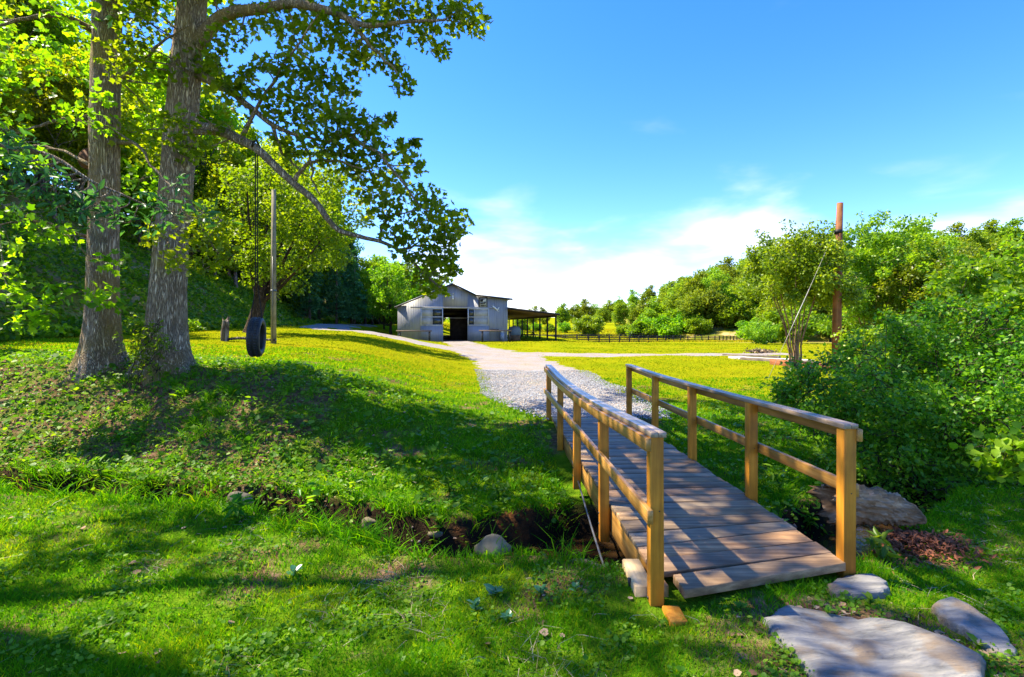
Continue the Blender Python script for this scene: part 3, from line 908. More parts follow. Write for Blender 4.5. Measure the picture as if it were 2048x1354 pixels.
link("bucket_stand", Geo().box(-.2, .16, .15, .45, 0.0, .859).mesh("bucket_stand", SIDING), T)
c = barn_world(14.3, 8.5, 0)
T = thing("picnic_table", "dark picnic table standing under the outer lean-to", "table", (c[0], c[1], float(H(c[0], c[1]))), ang + 0.3)
link("table_top", Geo().box(-.9, .9, -.38, .38, .72, .77).mesh("table_top", DARK), T)
for s in (-1, 1):
    link("seat", Geo().box(-.9, .9, s * .72 - .13, s * .72 + .13, .43, .47).mesh("seat", DARK), T)
    g = Geo().tube([(s * .65, -.75, 0), (s * .65, -.15, .72)], .045, 6).tube([(s * .65, .75, 0), (s * .65, .15, .72)], .045, 6)
    g.box(s * .65 - .03, s * .65 + .03, -.8, .8, .36, .429)
    link("trestle_leg", g.mesh("trestle_leg", DARK), T)

# ================================================================== PADDOCK FENCES
RAILM = Geo().box(0, 1, -.03, .03, -.085, .085).mesh("rail", BLACK)
POSTM = Geo().box(-.09, .09, -.09, .09, -.4, 1.38).mesh("post", BLACK)
def fence(name, label, pts, bay=2.5, rails=(1.25, 0.92, 0.58, 0.26)):
    p = np.array(pts, float)
    s = np.concatenate([[0], np.cumsum(np.linalg.norm(np.diff(p, axis=0), axis=1))])
    nb_ = int(round(s[-1] / bay)); t = np.linspace(0, s[-1], nb_ + 1)
    q = np.stack([np.interp(t, s, p[:, 0]), np.interp(t, s, p[:, 1])], 1)
    z = H(q[:, 0], q[:, 1])
    T = thing(name, label, "fence", (q[0, 0], q[0, 1], z[0]))
    o = np.array([q[0, 0], q[0, 1], z[0]])
    for i in range(nb_ + 1):
        link("post", POSTM, T, (q[i, 0] - o[0], q[i, 1] - o[1], z[i] - o[2]))
        if i < nb_:
            d = np.array([q[i+1, 0] - q[i, 0], q[i+1, 1] - q[i, 1], z[i+1] - z[i]])
            L = np.linalg.norm(d)
            for h in rails:
                r = link("rail", RAILM, T, (q[i, 0] - o[0], q[i, 1] - o[1] - .09, z[i] - o[2] + h))
                r.scale = (L - 0.003, 1, 1)
                r.rotation_euler = (0, -math.asin(d[2] / L), math.atan2(d[1], d[0]))
fence("paddock_fence", "long black four-rail paddock fence crossing the lawn right of the barn",
      [(-1.0, 92), (12, 92), (30, 103), (46, 115), (57, 128)])
fence("paddock_fence", "distant black paddock fence behind the near one, below the bushes",
      [(-4, 132), (10, 134), (30, 138), (44, 141)], 3.0, (1.25, 0.8, 0.35))

# ================================================================== VEGETATION TOOLS
OVAL_V = np.array([(0, 0, 0), (-.30, .45, .06), (0, 1, -.05), (.30, .45, .06)])
OVAL_F = [np.array([(0, 1, 2), (0, 2, 3)])]
WIDE_V = np.array([(0, 0, 0), (-.42, .22, .05), (-.40, .62, .06), (0, 1, -.06), (.40, .62, .06), (.42, .22, .05)])
WIDE_F = [np.array([(0, 1, 2, 3), (0, 3, 4, 5)])]
# four-lobed tulip-tree leaf, folded along the midrib
TULIP_V = np.array([(0, 0, 0), (-.22, .02, .03), (-.52, .30, .08), (-.30, .48, .05), (-.40, .92, .03), (0, .80, -.03),
                    (.40, .92, .03), (.30, .48, .05), (.52, .30, .08), (.22, .02, .03)])
TULIP_F = [np.array([(0, 5, 4, 3, 2, 1), (0, 9, 8, 7, 6, 5)])]
LONG_V = np.array([(0, 0, 0), (-.17, .35, .05), (-.12, .7, .03), (0, 1, -.12), (.12, .7, .03), (.17, .35, .05)])
LONG_F = [np.array([(0, 1, 2, 3), (0, 3, 4, 5)])]
BLADE_V = np.array([(-.5, 0, 0), (.5, 0, 0), (.36, .55, 0), (-.36, .55, 0), (0, 1, 0)])
BLADE_F = [np.array([(0, 1, 2, 3)]), np.array([(3, 2, 4)])]
SPRAY_V = np.concatenate([OVAL_V * .55 + (0, 0, 0), OVAL_V[:, [1, 0, 2]] * (.5, .5, .5) + (.1, .25, 0.02), OVAL_V[:, [1, 0, 2]] * (-.5, .5, .5) + (-.1, .45, 0.02)])
SPRAY_F = [np.concatenate([OVAL_F[0], OVAL_F[0] + 4, OVAL_F[0] + 8])]

def unit(v):
    return v / (np.linalg.norm(v, axis=-1, keepdims=True) + 1e-9)

def scatter(tpl, C, size, bias=0.6, R=None, dirs=None, normals=None, wscale=None):
    """one template copied to every centre with its own turn and size -> verts, polys"""
    R = R or rng
    TV, TF = tpl
    N = len(C)
    n = unit(R.normal(size=(N, 3)) + np.array([0, 0, bias * 2.0])) if normals is None else unit(normals)
    d = R.normal(size=(N, 3)) if dirs is None else dirs + 0.0
    d = unit(d - n * np.sum(d * n, 1, keepdims=True))
    r = np.cross(d, n)
    s = np.broadcast_to(np.asarray(size, float), (N,))[:, None, None]
    ws = 1.0 if wscale is None else np.asarray(wscale)[:, None, None]
    V = C[:, None, :] + s * (ws * TV[None, :, 0:1] * r[:, None, :] + TV[None, :, 1:2] * d[:, None, :] + TV[None, :, 2:3] * n[:, None, :])
    k = len(TV)
    P = [(f[None] + (np.arange(N) * k)[:, None, None]).reshape(-1, f.shape[1]) for f in TF]
    return V.reshape(-1, 3), P, k

def leaf_mesh(name, tpl, C, size, mat, tint=None, bias=0.6, R=None, **kw):
    R = R or rng
    V, P, k = scatter(tpl, C, size, bias, R, **kw)
    if tint is None:
        tint = R.uniform(0, 1, len(C))
    return mesh_np(name, V, P, mat, False, np.repeat(tint, k))

def ball(n, R, power=0.5):
    v = unit(R.normal(size=(n, 3)))
    return v * (R.uniform(0, 1, (n, 1)) ** power)

L_TULIP = leaf_mat("tulip_tree_leaf", (0.055, 0.135, 0.006), (0.115, 0.235, 0.010), (0.200, 0.320, 0.013), 0.66, (2.3, 2.0, 0.35), 0.4, 0.3)
L_DEEP = leaf_mat("teal_broad_leaf", (0.030, 0.112, 0.033), (0.053, 0.173, 0.048), (0.090, 0.240, 0.053), 0.4, (1.6, 1.6, 0.7), 0.42, 0.3)  # deep teal leaf of the overhanging hickory
L_FOREST = leaf_mat("forest_leaf", (0.065, 0.137, 0.008), (0.143, 0.247, 0.010), (0.260, 0.351, 0.014), 0.66, (2.3, 2.0, 0.35), 0.45, 0.25)
L_YELLOW = leaf_mat("yellow_green_leaf", (0.075, 0.180, 0.007), (0.140, 0.275, 0.010), (0.230, 0.350, 0.014), 0.55, (1.7, 1.6, 0.35), 0.45, 0.25)
L_MYRTLE = leaf_mat("myrtle_leaf", (0.058, 0.130, 0.008), (0.137, 0.240, 0.013), (0.273, 0.364, 0.019), 0.45, (1.9, 1.8, 0.35), 0.4, 0.35)
L_SHRUB = leaf_mat("shrub_leaf", (0.049, 0.154, 0.008), (0.112, 0.259, 0.013), (0.252, 0.392, 0.020), 0.48, (1.9, 1.9, 0.35), 0.4, 0.35)
L_PINE = leaf_mat("conifer_needles", (0.030, 0.105, 0.035), (0.055, 0.160, 0.050), (0.105, 0.235, 0.055), 0.25, (1.3, 1.4, 0.7), 0.5, 0.2)
L_HILL = leaf_mat("far_leaf", (0.088, 0.162, 0.012), (0.176, 0.277, 0.016), (0.284, 0.371, 0.022), 0.42, (1.6, 1.5, 0.4), 0.6, 0.15, 0.3)
L_GRASS = leaf_mat("grass_blade", (0.047, 0.189, 0.004), (0.108, 0.304, 0.005), (0.297, 0.378, 0.009), 0.50, (1.9, 1.5, 0.2), 0.6, 0.05, 0.0)
L_LAWN = leaf_mat("mown_grass_blade", (0.13, 0.225, 0.008), (0.275, 0.310, 0.010), (0.44, 0.350, 0.030), 0.45, (1.5, 1.3, 0.2), 0.8, 0.0, 0.0)
L_WEED = leaf_mat("ground_cover_leaf", (0.039, 0.147, 0.008), (0.098, 0.238, 0.011), (0.217, 0.357, 0.020), 0.45, (1.8, 1.7, 0.35), 0.5, 0.22, 0.0)
L_LITTER = leaf_mat("fallen_leaf", (0.090, 0.050, 0.026), (0.216, 0.132, 0.074), (0.432, 0.312, 0.204), 0.1, (1, 1, 1), 0.7, 0.2, 0.0)
B_TULIP = bark_mat("tulip_tree_bark", (0.20, 0.135, 0.080), (0.68, 0.53, 0.37), 15, 0.11, 1.0, (0.38, 0.27, 0.07))
B_DARK = bark_mat("dark_bark", (0.03, 0.02, 0.014), (0.13, 0.09, 0.06), 8, 0.2, 0.8)
B_TAN = bark_mat("myrtle_bark", (0.16, 0.085, 0.045), (0.40, 0.27, 0.165), 4, 0.15, 0.3)
B_GREY = bark_mat("forest_bark", (0.07, 0.055, 0.045), (0.26, 0.20, 0.16), 5, 0.15, 0.8)

# ---------------------------------------------------------------- generic trees (shared meshes)
def make_variant(seed, h, crown_r, crown_lo, n_clump, per, leaf, tpl, lmat, bmat, trunk_r, clump_r=0.9, shape=1.0, stems=1, bias=0.5):
    R = np.random.default_rng(seed)
    g = Geo()
    lean = R.normal(size=2) * 0.03 * h
    tp = smooth_path([(0, 0, -0.6), (lean[0] * .2, lean[1] * .2, h * .25), (lean[0] * .5, lean[1] * .5, h * .55), (lean[0], lean[1], h * .92)], 5)
    tr = trunk_r * (1 - 0.88 * np.linspace(0, 1, len(tp)) ** 0.9); tr[0] *= 1.5; tr[1] *= 1.15
    g.tube(tp, tr, 9)
    cz = (crown_lo + 1.0) / 2 * h; rz = (1.0 - crown_lo) / 2 * h
    C = ball(n_clump, R, 0.42)
    C = C * (1 + 0.22 * np.sin(C[:, :1] * 5 + seed) * np.cos(C[:, 1:2] * 4 + seed * 2))
    prof = np.where(C[:, 2] > 0, 1 - 0.25 * shape * C[:, 2], 1.0 + 0.1 * C[:, 2])
    C = np.stack([C[:, 0] * crown_r * prof, C[:, 1] * crown_r * prof, cz + C[:, 2] * rz], 1)
    C[:, :2] += lean * 0.7
    for c in C[:: max(1, n_clump // 26)]:
        t = np.clip((c[2] / h) * 0.75, 0.12, 0.9)
        i = int(t * (len(tp) - 1)); a = tp[i]
        mid = (a + c) / 2 + R.normal(size=3) * 0.04 * h + (0, 0, -0.03 * h)
        r0 = tr[i] * 0.42
        g.tube(smooth_path([a, mid, c], 3), np.linspace(r0, 0.015, 7), 5, False)
    L = np.repeat(C, per, 0) + ball(n_clump * per, R, 0.45) * clump_r * (1, 1, 0.7)
    sz = leaf * R.uniform(0.7, 1.25, len(L))
    tn = np.clip(np.repeat(R.uniform(0.15, 0.85, n_clump), per) + R.normal(size=len(L)) * 0.18, 0, 1)
    crown = leaf_mesh("crown", tpl, L, sz, lmat, tn, bias, R)
    return g.mesh("trunk", bmat, True), crown

def conifer_variant(seed, h, r, lo=0.12):
    R = np.random.default_rng(seed)
    g = Geo(); g.tube([(0, 0, -.5), (0, 0, h * .5), (0, 0, h)], [0.016 * h, 0.010 * h, 0.01], 8)
    P, D = [], []
    for k in range(int(h * 9)):
        z = h * (lo + (1 - lo) * R.uniform() ** 1.15); f = (1 - z / h) * 1.02 + 0.03
        a = R.uniform(0, 6.283); L = r * f * R.uniform(0.7, 1.15)
        m = int(12 + 22 * f)
        t = R.uniform(0.12, 1, m)
        q = np.stack([np.cos(a) * t * L, np.sin(a) * t * L, z + 0.10 * L * t - 0.42 * L * t * t], 1)
        q += R.normal(size=q.shape) * (0.07 * L * (0.4 + t))[:, None] * (1, 1, .5)
        P.append(q); D.append(np.tile([math.cos(a), math.sin(a), -0.5], (m, 1)) + R.normal(size=(m, 3)) * .5)
    P = np.concatenate(P); D = np.concatenate(D)
    return g.mesh("trunk", B_GREY, True), leaf_mesh("crown", SPRAY_V_F, P, 0.55 * R.uniform(.7, 1.2, len(P)), L_PINE, None, 0.9, R, dirs=D)
SPRAY_V_F = (SPRAY_V, SPRAY_F)
OVAL, WIDE, TULIP, LONG, BLADE = (OVAL_V, OVAL_F), (WIDE_V, WIDE_F), (TULIP_V, TULIP_F), (LONG_V, LONG_F), (BLADE_V, BLADE_F)

def plant_tree(name, label, cat, x, y, var, s=1.0, rot=0.0, group=None, dz=0.0, sz=1.0):
    T = thing(name, label, cat, (x, y, float(H(x, y)) + dz), rot, group)
    T.scale = (s, s, s * sz)
    link("trunk", var[0], T); link("crown", var[1], T)
    return T

# ================================================================== THE TWO TULIP TREES
def trunk_mesh(path, rads, flare_h=0.55, flare=0.55, lobes=5, seg=28, seed=0, extra=None):
    R = np.random.default_rng(seed)
    P = smooth_path(path, 9)
    rr = smooth_path([(i, r, 0) for i, r in enumerate(rads)], 9)[:, 1]
    V, Q = tube_np(P, rr, seg)
    z0 = path[0][2] + 0.35
    cidx = np.repeat(np.arange(len(P)), seg); ctr = P[cidx]
    d = V - ctr; th = np.arctan2(d[:, 1], d[:, 0])
    hgt = np.clip(V[:, 2] - z0, 0, None)
    f = 1 + flare * np.exp(-hgt / flare_h) * (0.75 + 0.45 * np.cos(lobes * th + seed)) + 0.035 * np.sin(7 * th + 2 * V[:, 2]) + 0.02 * np.sin(11 * th - 3 * V[:, 2])
    V = ctr + d * f[:, None]
    g = Geo(); g.addnp(V, Q)
    for e in extra or []:
        g.tube(*e)
    return g

def limb(pts, r0, r1, n=5):
    P = smooth_path(pts, n)
    # slight crookedness
    w = np.linspace(0, 1, len(P))
    P = P + np.stack([np.sin(w * 23 + pts[0][0]), np.cos(w * 19 + pts[0][1]), np.sin(w * 29)], 1) * 0.02 * (w * (1 - w) * 4)[:, None]
    return (P, r0 + (r1 - r0) * w ** 0.75, 8)

class Foliage:
    """limbs to hang twigs from, leaf clumps to hang on them"""
    def __init__(s, seed): s.R = np.random.default_rng(seed); s.limbs = []; s.twigs = Geo(); s.P = []; s.D = []; s.S = []; s.T = []
    def limb(s, pts, r0, r1): 
        l = limb(pts, r0, r1); s.limbs.append(l); s.twigs.tube(*l); return l
    def clump(s, c, r, n, size, tone=0.5, twig=True, flat=0.8):
        c = np.asarray(c, float); hung = False
        if twig and s.limbs:
            best = min(((np.linalg.norm(l[0] - c, axis=1) + 0.25 * np.maximum(0, l[0][:, 2] - c[2] + 0.1)).min(), j) for j, l in enumerate(s.limbs))
            l = s.limbs[best[1]]; i = int(np.argmin(np.linalg.norm(l[0] - c, axis=1))); a = l[0][i]
            L = np.linalg.norm(c - a)
            hung = L < 1.5
            if 0.15 < L < 1.5:
                mid = (a + c) / 2 + s.R.normal(size=3) * 0.10 * L
                rr = min(l[1][i] * 0.6, 0.012 + 0.010 * L)
                s.twigs.tube(smooth_path([a, mid, c], 4), np.linspace(rr, 0.006, 9), 5, False)
        for k in range(max(3, int(5 * r / 0.45)) if hung else 0):           # side twigs inside the clump
            e = c + ball(1, s.R, 0.3)[0] * r
            s.twigs.tube([c, (c + e) / 2 + s.R.normal(size=3) * .04, e], [0.007, 0.005, 0.003], 4, False)
        q = c + ball(n, s.R, 0.5) * r * (1, 1, flat)
        s.P.append(q); s.D.append(unit(q - c) + s.R.normal(size=(n, 3)) * .7 + (0, 0, -0.5))
        s.S.append(size * s.R.uniform(0.65, 1.25, n)); s.T.append(np.clip(tone + s.R.normal(size=n) * 0.22, 0, 1))
    def meshes(s, tpl, lmat, bmat, bias=0.45):
        P = np.concatenate(s.P)
        crown = leaf_mesh("crown", tpl, P, np.concatenate(s.S), lmat, np.concatenate(s.T), bias, s.R, dirs=np.concatenate(s.D))
        return crown, s.twigs.mesh("branches", bmat, True)

gA = ground_point(205, 742); gB = ground_point(335, 742)
DA_, DB_ = gA[1] + 0.25, gB[1] + 0.2
# ---- left trunk
TA = thing("tulip_tree", "straight tulip tree, the left of the two big trunks, root running left", "tree", (0, 0, 0))
pathA = [at(203, 742, DA_) - (0, 0, .45), at(204, 742, DA_), at(204, 640, DA_), at(207, 500, DA_), at(209, 300, DA_), at(214, 60, DA_), at(219, -200, DA_ - .1), at(224, -600, DA_), at(228, -1000, DA_ + .2)]
k = DA_ / FPX
gt = trunk_mesh(pathA, [36 * k, 35 * k, 29 * k, 26 * k, 25 * k, 24 * k, 21 * k, 15 * k, 5 * k], 0.40, 0.75, 5, 28, 1)
gt.tube(smooth_path([at(170, 735, DA_ - .1), at(140, 765, DA_ - .5), at(100, 787, DA_ - .75), at(50, 798, DA_ - .9), at(-10, 808, DA_ - 1.0), at(-60, 822, DA_ - 1.1)], 5),
        np.linspace(0.13, 0.05, 26), 8)
link("trunk", gt.mesh("trunk", B_TULIP, True), TA)
FA = Foliage(21)
for pts, r0, r1 in [
    ([at(182, 250, DA_), at(130, 238, DA_ - .3), at(70, 255, DA_ - .6), at(0, 275, DA_ - .9)], .05, .012),
    ([at(180, 330, DA_), at(120, 300, DA_ + .4), at(40, 290, DA_ + .8), at(-40, 300, DA_ + 1)], .04, .012),
    ([at(240, 160, DA_), at(285, 120, DA_ - .3), at(330, 80, DA_ - .5), at(380, 50, DA_ - .7)], .05, .012),
    ([at(238, 285, DA_), at(275, 290, DA_ - .4), at(310, 340, DA_ - .7), at(350, 380, DA_ - .9)], .045, .012),
    ([at(175, 475, DA_), at(120, 455, DA_ - .5), at(60, 440, DA_ - .9), at(0, 450, DA_ - 1.2)], .035, .01),
    ([at(185, 60, DA_), at(120, 30, DA_ - .5), at(40, 40, DA_ - 1), at(-40, 60, DA_ - 1.4)], .07, .015),
    ([at(222, -300, DA_), at(60, -420, DA_ - .6), at(-150, -480, DA_ - 1.2)], .10, .02),
    ([at(224, -420, DA_), at(330, -560, DA_ + 1.0), at(430, -640, DA_ + 1.8)], .10, .02),
]:
    FA.limb(pts, r0, r1)
RA = FA.R
for _ in range(40):                      # leaves round the left trunk
    px, py = RA.uniform(-90, 330), RA.uniform(-60, 360)
    if 150 < px < 260 and py > 40 and RA.uniform() < .8: continue
    FA.clump(at(px, py, DA_ + RA.uniform(-1.2, 2.2)), RA.uniform(.35, .6), 85, 0.115, RA.uniform(.35, .8))
for px, py, dd in [(30, 590, -1.6), (75, 610, -1.7), (110, 585, -1.6), (15, 550, -1.4), (60, 640, -1.8), (100, 640, -1.7), (210, 600, -1.2), (190, 585, -1.1), (20, 490, -1.2), (80, 470, -1.0), (40, 430, -1.0), (130, 470, -.9), (200, 190, -.5), (230, 520, -.8)]:
    FA.clump(at(px, py, DA_ + dd), 0.26, 34, 0.12, RA.uniform(.45, .8))
def crown_cloud(F, n, cx, cy, cz, rx, ry, rz, per, leaf, keep):
    m = 0
    while m < n:
        q = ball(1, F.R, 0.45)[0] * (rx, ry, rz) + (cx, cy, cz)
        if not keep(q): continue
        F.clump(q, F.R.uniform(.6, 1.0), per, leaf, F.R.uniform(.25, .75), twig=(m % 3 == 0))
        m += 1
def above_frame(q, pad=0.5):
    """crown high overhead, out of the way of the open sky"""
    return q[2] > EYE + 0.66 * q[1] + pad or q[0] / q[1] < -0.62
crown_cloud(FA, 30, -8.0, 10.4, 12.0, 3.4, 4.0, 4.6, 75, 0.17, above_frame)
ca, ba = FA.meshes(TULIP, L_TULIP, B_TULIP)
link("crown", ca, TA); link("branches", ba, TA)

# ---- right trunk with the long drooping limb
TB = thing("tulip_tree", "leaning tulip tree whose long drooping limb carries the tyre swing", "tree", (0, 0, 0))
pathB = [at(328, 742, DB_) - (0, 0, .45), at(330, 742, DB_), at(332, 640, DB_), at(342, 500, DB_), at(358, 300, DB_), at(376, 100, DB_), at(392, -100, DB_), at(420, -500, DB_ + .3), at(440, -950, DB_ + .5)]
k = DB_ / FPX
gt = trunk_mesh(pathB, [40 * k, 38 * k, 34 * k, 30 * k, 29 * k, 27 * k, 23 * k, 16 * k, 5 * k], 0.38, 0.75, 6, 28, 2)
link("trunk", gt.mesh("trunk", B_TULIP, True), TB)
FB = Foliage(33); RB_ = FB.R
e = DB_
SWING = at(513, 297, e - .55)
for pts, r0, r1 in [
    ([at(392, 95, e), at(415, 60, e - .1), at(450, 33, e - .3), at(520, 16, e - .6), at(590, 8, e - .9), at(660, 22, e - 1.1), at(720, 48, e - 1.2), at(800, 45, e - 1.2), at(890, 40, e - 1.1)], .17, .02),
    ([at(400, 150, e), at(430, 166, e - .2), at(470, 190, e - .35), at(510, 222, e - .45), at(555, 256, e - .5), at(600, 270, e - .5), at(650, 285, e - .5)], .11, .018),
    ([at(385, 258, e), at(420, 258, e - .15), at(455, 266, e - .3), at(490, 284, e - .45), at(513, 299, e - .55), at(545, 327, e - .6), at(590, 368, e - .65), at(630, 403, e - .7), at(655, 437, e - .7), at(680, 462, e - .7), at(725, 476, e - .7), at(765, 483, e - .7), at(805, 505, e - .7), at(845, 545, e - .7), at(880, 575, e - .7)], .125, .018),
    ([at(482, 280, e - .4), at(497, 248, e - .55), at(520, 205, e - .7), at(555, 150, e - .9), at(590, 95, e - 1.1), at(640, 25, e - 1.3)], .05, .012),
    ([at(545, 250, e - .5), at(562, 300, e - .35), at(590, 330, e - .2), at(612, 352, e - .1)], .04, .012),
    ([at(588, 362, e - .65), at(612, 330, e - .7), at(645, 321, e - .8), at(690, 326, e - .9), at(740, 345, e - 1.0)], .045, .012),
    ([at(600, 275, e - .5), at(622, 320, e - .5), at(625, 360, e - .6), at(640, 390, e - .6)], .035, .01),
    ([at(650, 285, e - .5), at(690, 270, e - .8), at(730, 290, e - 1.0), at(780, 330, e - 1.1), at(830, 400, e - 1.1), at(880, 440, e - 1.0)], .05, .012),
    ([at(760, 480, e - .7), at(765, 450, e - .8), at(790, 430, e - .9), at(840, 420, e - 1.0)], .035, .01),
    ([at(800, 500, e - .7), at(850, 490, e - .7), at(900, 500, e - .7)], .03, .01),
    ([at(700, 40, e - 1.2), at(740, 90, e - 1.1), at(780, 130, e - 1.0), at(810, 165, e - 1.0)], .05, .012),
    ([at(372, 395, e), at(390, 420, e - .5), at(405, 455, e - 1.0), at(425, 490, e - 1.25), at(445, 520, e - 1.35)], .035, .008),
    ([at(350, 440, e), at(345, 460, e - .6), at(335, 490, e - 1.0), at(340, 520, e - 1.2)], .03, .008),
    ([at(410, -300, e), at(560, -420, e - .5), at(750, -500, e - 1)], .14, .03),
    ([at(405, -200, e), at(500, -330, e + 1.5), at(600, -420, e + 2.6)], .12, .03),
    ([at(415, -400, e), at(360, -520, e - 1.5), at(300, -560, e - 2.6)], .11, .03),
]:
    FB.limb(pts, r0, r1)
SPR = [(430, 120, 22), (455, 70, 30), (500, 45, 30), (560, 35, 36), (620, 20, 40), (680, 20, 40), (740, 15, 40), (800, 20, 36), (860, 25, 34), (910, 35, 30), (950, 45, 26), (930, 15, 30),
       (650, 70, 34), (700, 85, 34), (750, 100, 30), (790, 130, 24), (805, 170, 20), (850, 70, 26), (770, 70, 28), (590, 80, 34), (720, 130, 24), (880, 100, 16),
       (560, 130, 26), (600, 150, 36), (560, 195, 28), (620, 200, 40), (660, 235, 42), (600, 235, 28), (700, 255, 40), (640, 290, 34), (690, 310, 36), (740, 300, 36), (720, 355, 36), (770, 350, 36), (740, 400, 36),
       (690, 180, 26), (650, 150, 30), (740, 250, 22), (800, 300, 20), (780, 240, 12), (830, 330, 20), (800, 385, 38), (850, 400, 32), (880, 430, 34), (915, 445, 26), (840, 450, 36), (880, 480, 30), (905, 470, 20), (820, 500, 30),
       (860, 520, 26), (840, 555, 24), (870, 580, 20), (880, 545, 22), (790, 470, 22), (770, 430, 28), (520, 130, 14), (490, 150, 14), (470, 175, 16), (505, 185, 12), (830, 285, 8), (905, 540, 14),
       (560, 280, 20), (590, 305, 22), (545, 225, 16), (890, 515, 18)]
for px, py, r in SPR:
    dd = RB_.uniform(-1.15, -.25)
    FB.clump(at(px, py, e + dd), r * 1.22 * e / FPX, int(34 + r * r * 0.075), 0.105, RB_.uniform(.2, .65))
for _ in range(34):
    px, py = RB_.uniform(250, 470), RB_.uniform(-60, 330)
    if 325 < px < 410 and RB_.uniform() < .72: continue
    FB.clump(at(px, py, e + RB_.uniform(-1.0, 2.4)), RB_.uniform(.3, .55), 80, 0.11, RB_.uniform(.3, .75))
for px, py, dd in [(360, 250, -1.0), (345, 230, -1.1), (385, 290, -.9), (330, 270, -1.0), (400, 430, -1.2), (420, 480, -1.3), (380, 500, -1.3), (440, 520, -1.3), (405, 540, -1.3), (430, 450, -1.2), (350, 520, -1.2), (310, 470, -1.0), (450, 495, -1.2), (375, 465, -1.3)]:
    FB.clump(at(px, py, e + dd), 0.30, 44, 0.10, RB_.uniform(.35, .8))
crown_cloud(FB, 98, -4.4, 10.2, 12.0, 5.6, 5.4, 4.8, 80, 0.18, lambda q: q[2] > EYE + 0.66 * q[1] + 0.6)
cb, bb = FB.meshes(TULIP, L_TULIP, B_TULIP)
link("crown", cb, TB); link("branches", bb, TB)

# ---- off to the left: the tree whose low branch hangs into the picture
TC = thing("hickory_tree", "broad tree beyond the left edge, its low dark branch hanging in front of the trunks", "tree", (0, 0, 0))
zc = float(H(-10.5, 4.6))
g = trunk_mesh([(-10.5, 4.6, zc - .45), (-10.5, 4.6, zc), (-10.4, 4.6, 3), (-10.2, 4.7, 6), (-9.8, 4.8, 10), (-9.4, 4.9, 14.5)], [.36, .35, .30, .27, .2, .05], .4, .5, 5, 24, 3)
link("trunk", g.mesh("trunk", B_TULIP, True), TC)
FC = Foliage(44)
for pts, r0, r1 in [
    ([(-10.3, 4.7, 4.6), (-8.4, 5.1, 4.7), at(-60, 270, 5.7), at(60, 300, 5.6), at(160, 345, 5.6), at(240, 390, 5.7), at(330, 420, 5.8), at(440, 450, 5.9)], .045, .004),
    ([(-10.2, 4.7, 6.5), (-8, 3.6, 8.2), (-5.5, 3.0, 9.2), (-3.8, 3.0, 9.6)], .13, .03),
    ([(-10.2, 4.7, 7.5), (-8, 5.6, 9.4), (-5.5, 6.2, 10.6)], .12, .03),
    ([(-10.0, 4.7, 8.5), (-9, 2.5, 10.5), (-7.6, 0.6, 11.5)], .11, .03),
    ([(-9.9, 4.8, 9.5), (-11.5, 5.5, 11.5), (-13, 6.0, 12.5)], .10, .03),
]:
    FC.limb(pts, r0, r1)
RC = FC.R
for px, py, d, n in [(-40, 260, 5.5, 30), (5, 262, 5.4, 26), (15, 300, 5.3, 30), (50, 285, 5.5, 24), (60, 330, 5.3, 30), (20, 350, 5.3, 30), (95, 340, 5.4, 28), (110, 375, 5.3, 28), (65, 385, 5.3, 26), (150, 385, 5.4, 28), (165, 420, 5.4, 24),
                     (120, 415, 5.4, 22), (30, 395, 5.4, 22), (200, 395, 5.5, 22), (230, 420, 5.5, 20), (190, 440, 5.5, 18), (280, 410, 5.7, 16), (320, 400, 5.7, 16), (355, 370, 5.7, 14), (370, 405, 5.8, 14), (410, 425, 5.8, 12), (345, 435, 5.8, 16), (300, 450, 5.8, 14), (440, 440, 5.9, 10), (260, 445, 5.7, 14)]:
    FC.clump(at(px, py, d), 0.15, n, 0.115, RC.uniform(.2, .8), flat=.7)
def offscreen(q): return q[2] > EYE + 0.68 * max(q[1], 0) + 0.8
crown_cloud(FC, 82, -7.6, 4.2, 10.6, 5.0, 3.8, 3.2, 62, 0.23, offscreen)
cc, bc = FC.meshes(LONG, L_DEEP, B_TULIP)
link("crown", cc, TC); link("branches", bc, TC)

# ---------------------------------------------------------------- tyre swing
TS = thing("tyre_swing", "black tyre hanging on dark ropes from the long tree limb", "tyre swing", (SWING[0], SWING[1], 0))
RUB = plain_mat("tyre_rubber", (0.016, 0.017, 0.020), 0.55, 0.4, 0, 0.3, 20, 0.2)
zc_ = EYE - (674 - HOR) / FPX * SWING[1]
prof = [(.235, .07), (.25, .095), (.29, .11), (.33, .108), (.352, .095), (.362, .075), (.366, .04), (.366, .012), (.358, .010), (.358, -.010), (.366, -.012), (.366, -.04), (.362, -.075), (.352, -.095), (.33, -.108), (.29, -.11), (.25, -.095), (.235, -.07), (.25, -.06), (.33, -.07), (.34, 0), (.33, .07), (.25, .06)]
ns = 40
V = []
for i in range(ns):
    a_ = 2 * math.pi * i / ns
    for r_, w_ in prof: V.append((w_, r_ * math.cos(a_), r_ * math.sin(a_)))
m_ = len(prof); Q = []
for i in range(ns):
    for j in range(m_):
        Q.append((i * m_ + j, i * m_ + (j + 1) % m_, ((i + 1) % ns) * m_ + (j + 1) % m_, ((i + 1) % ns) * m_ + j))
ty = link("tyre", Geo().add(V, Q).mesh("tyre", RUB, True), TS, (0, 0, zc_))
ty.rotation_euler = (0, math.radians(2), math.radians(15))
TRM = Geo()
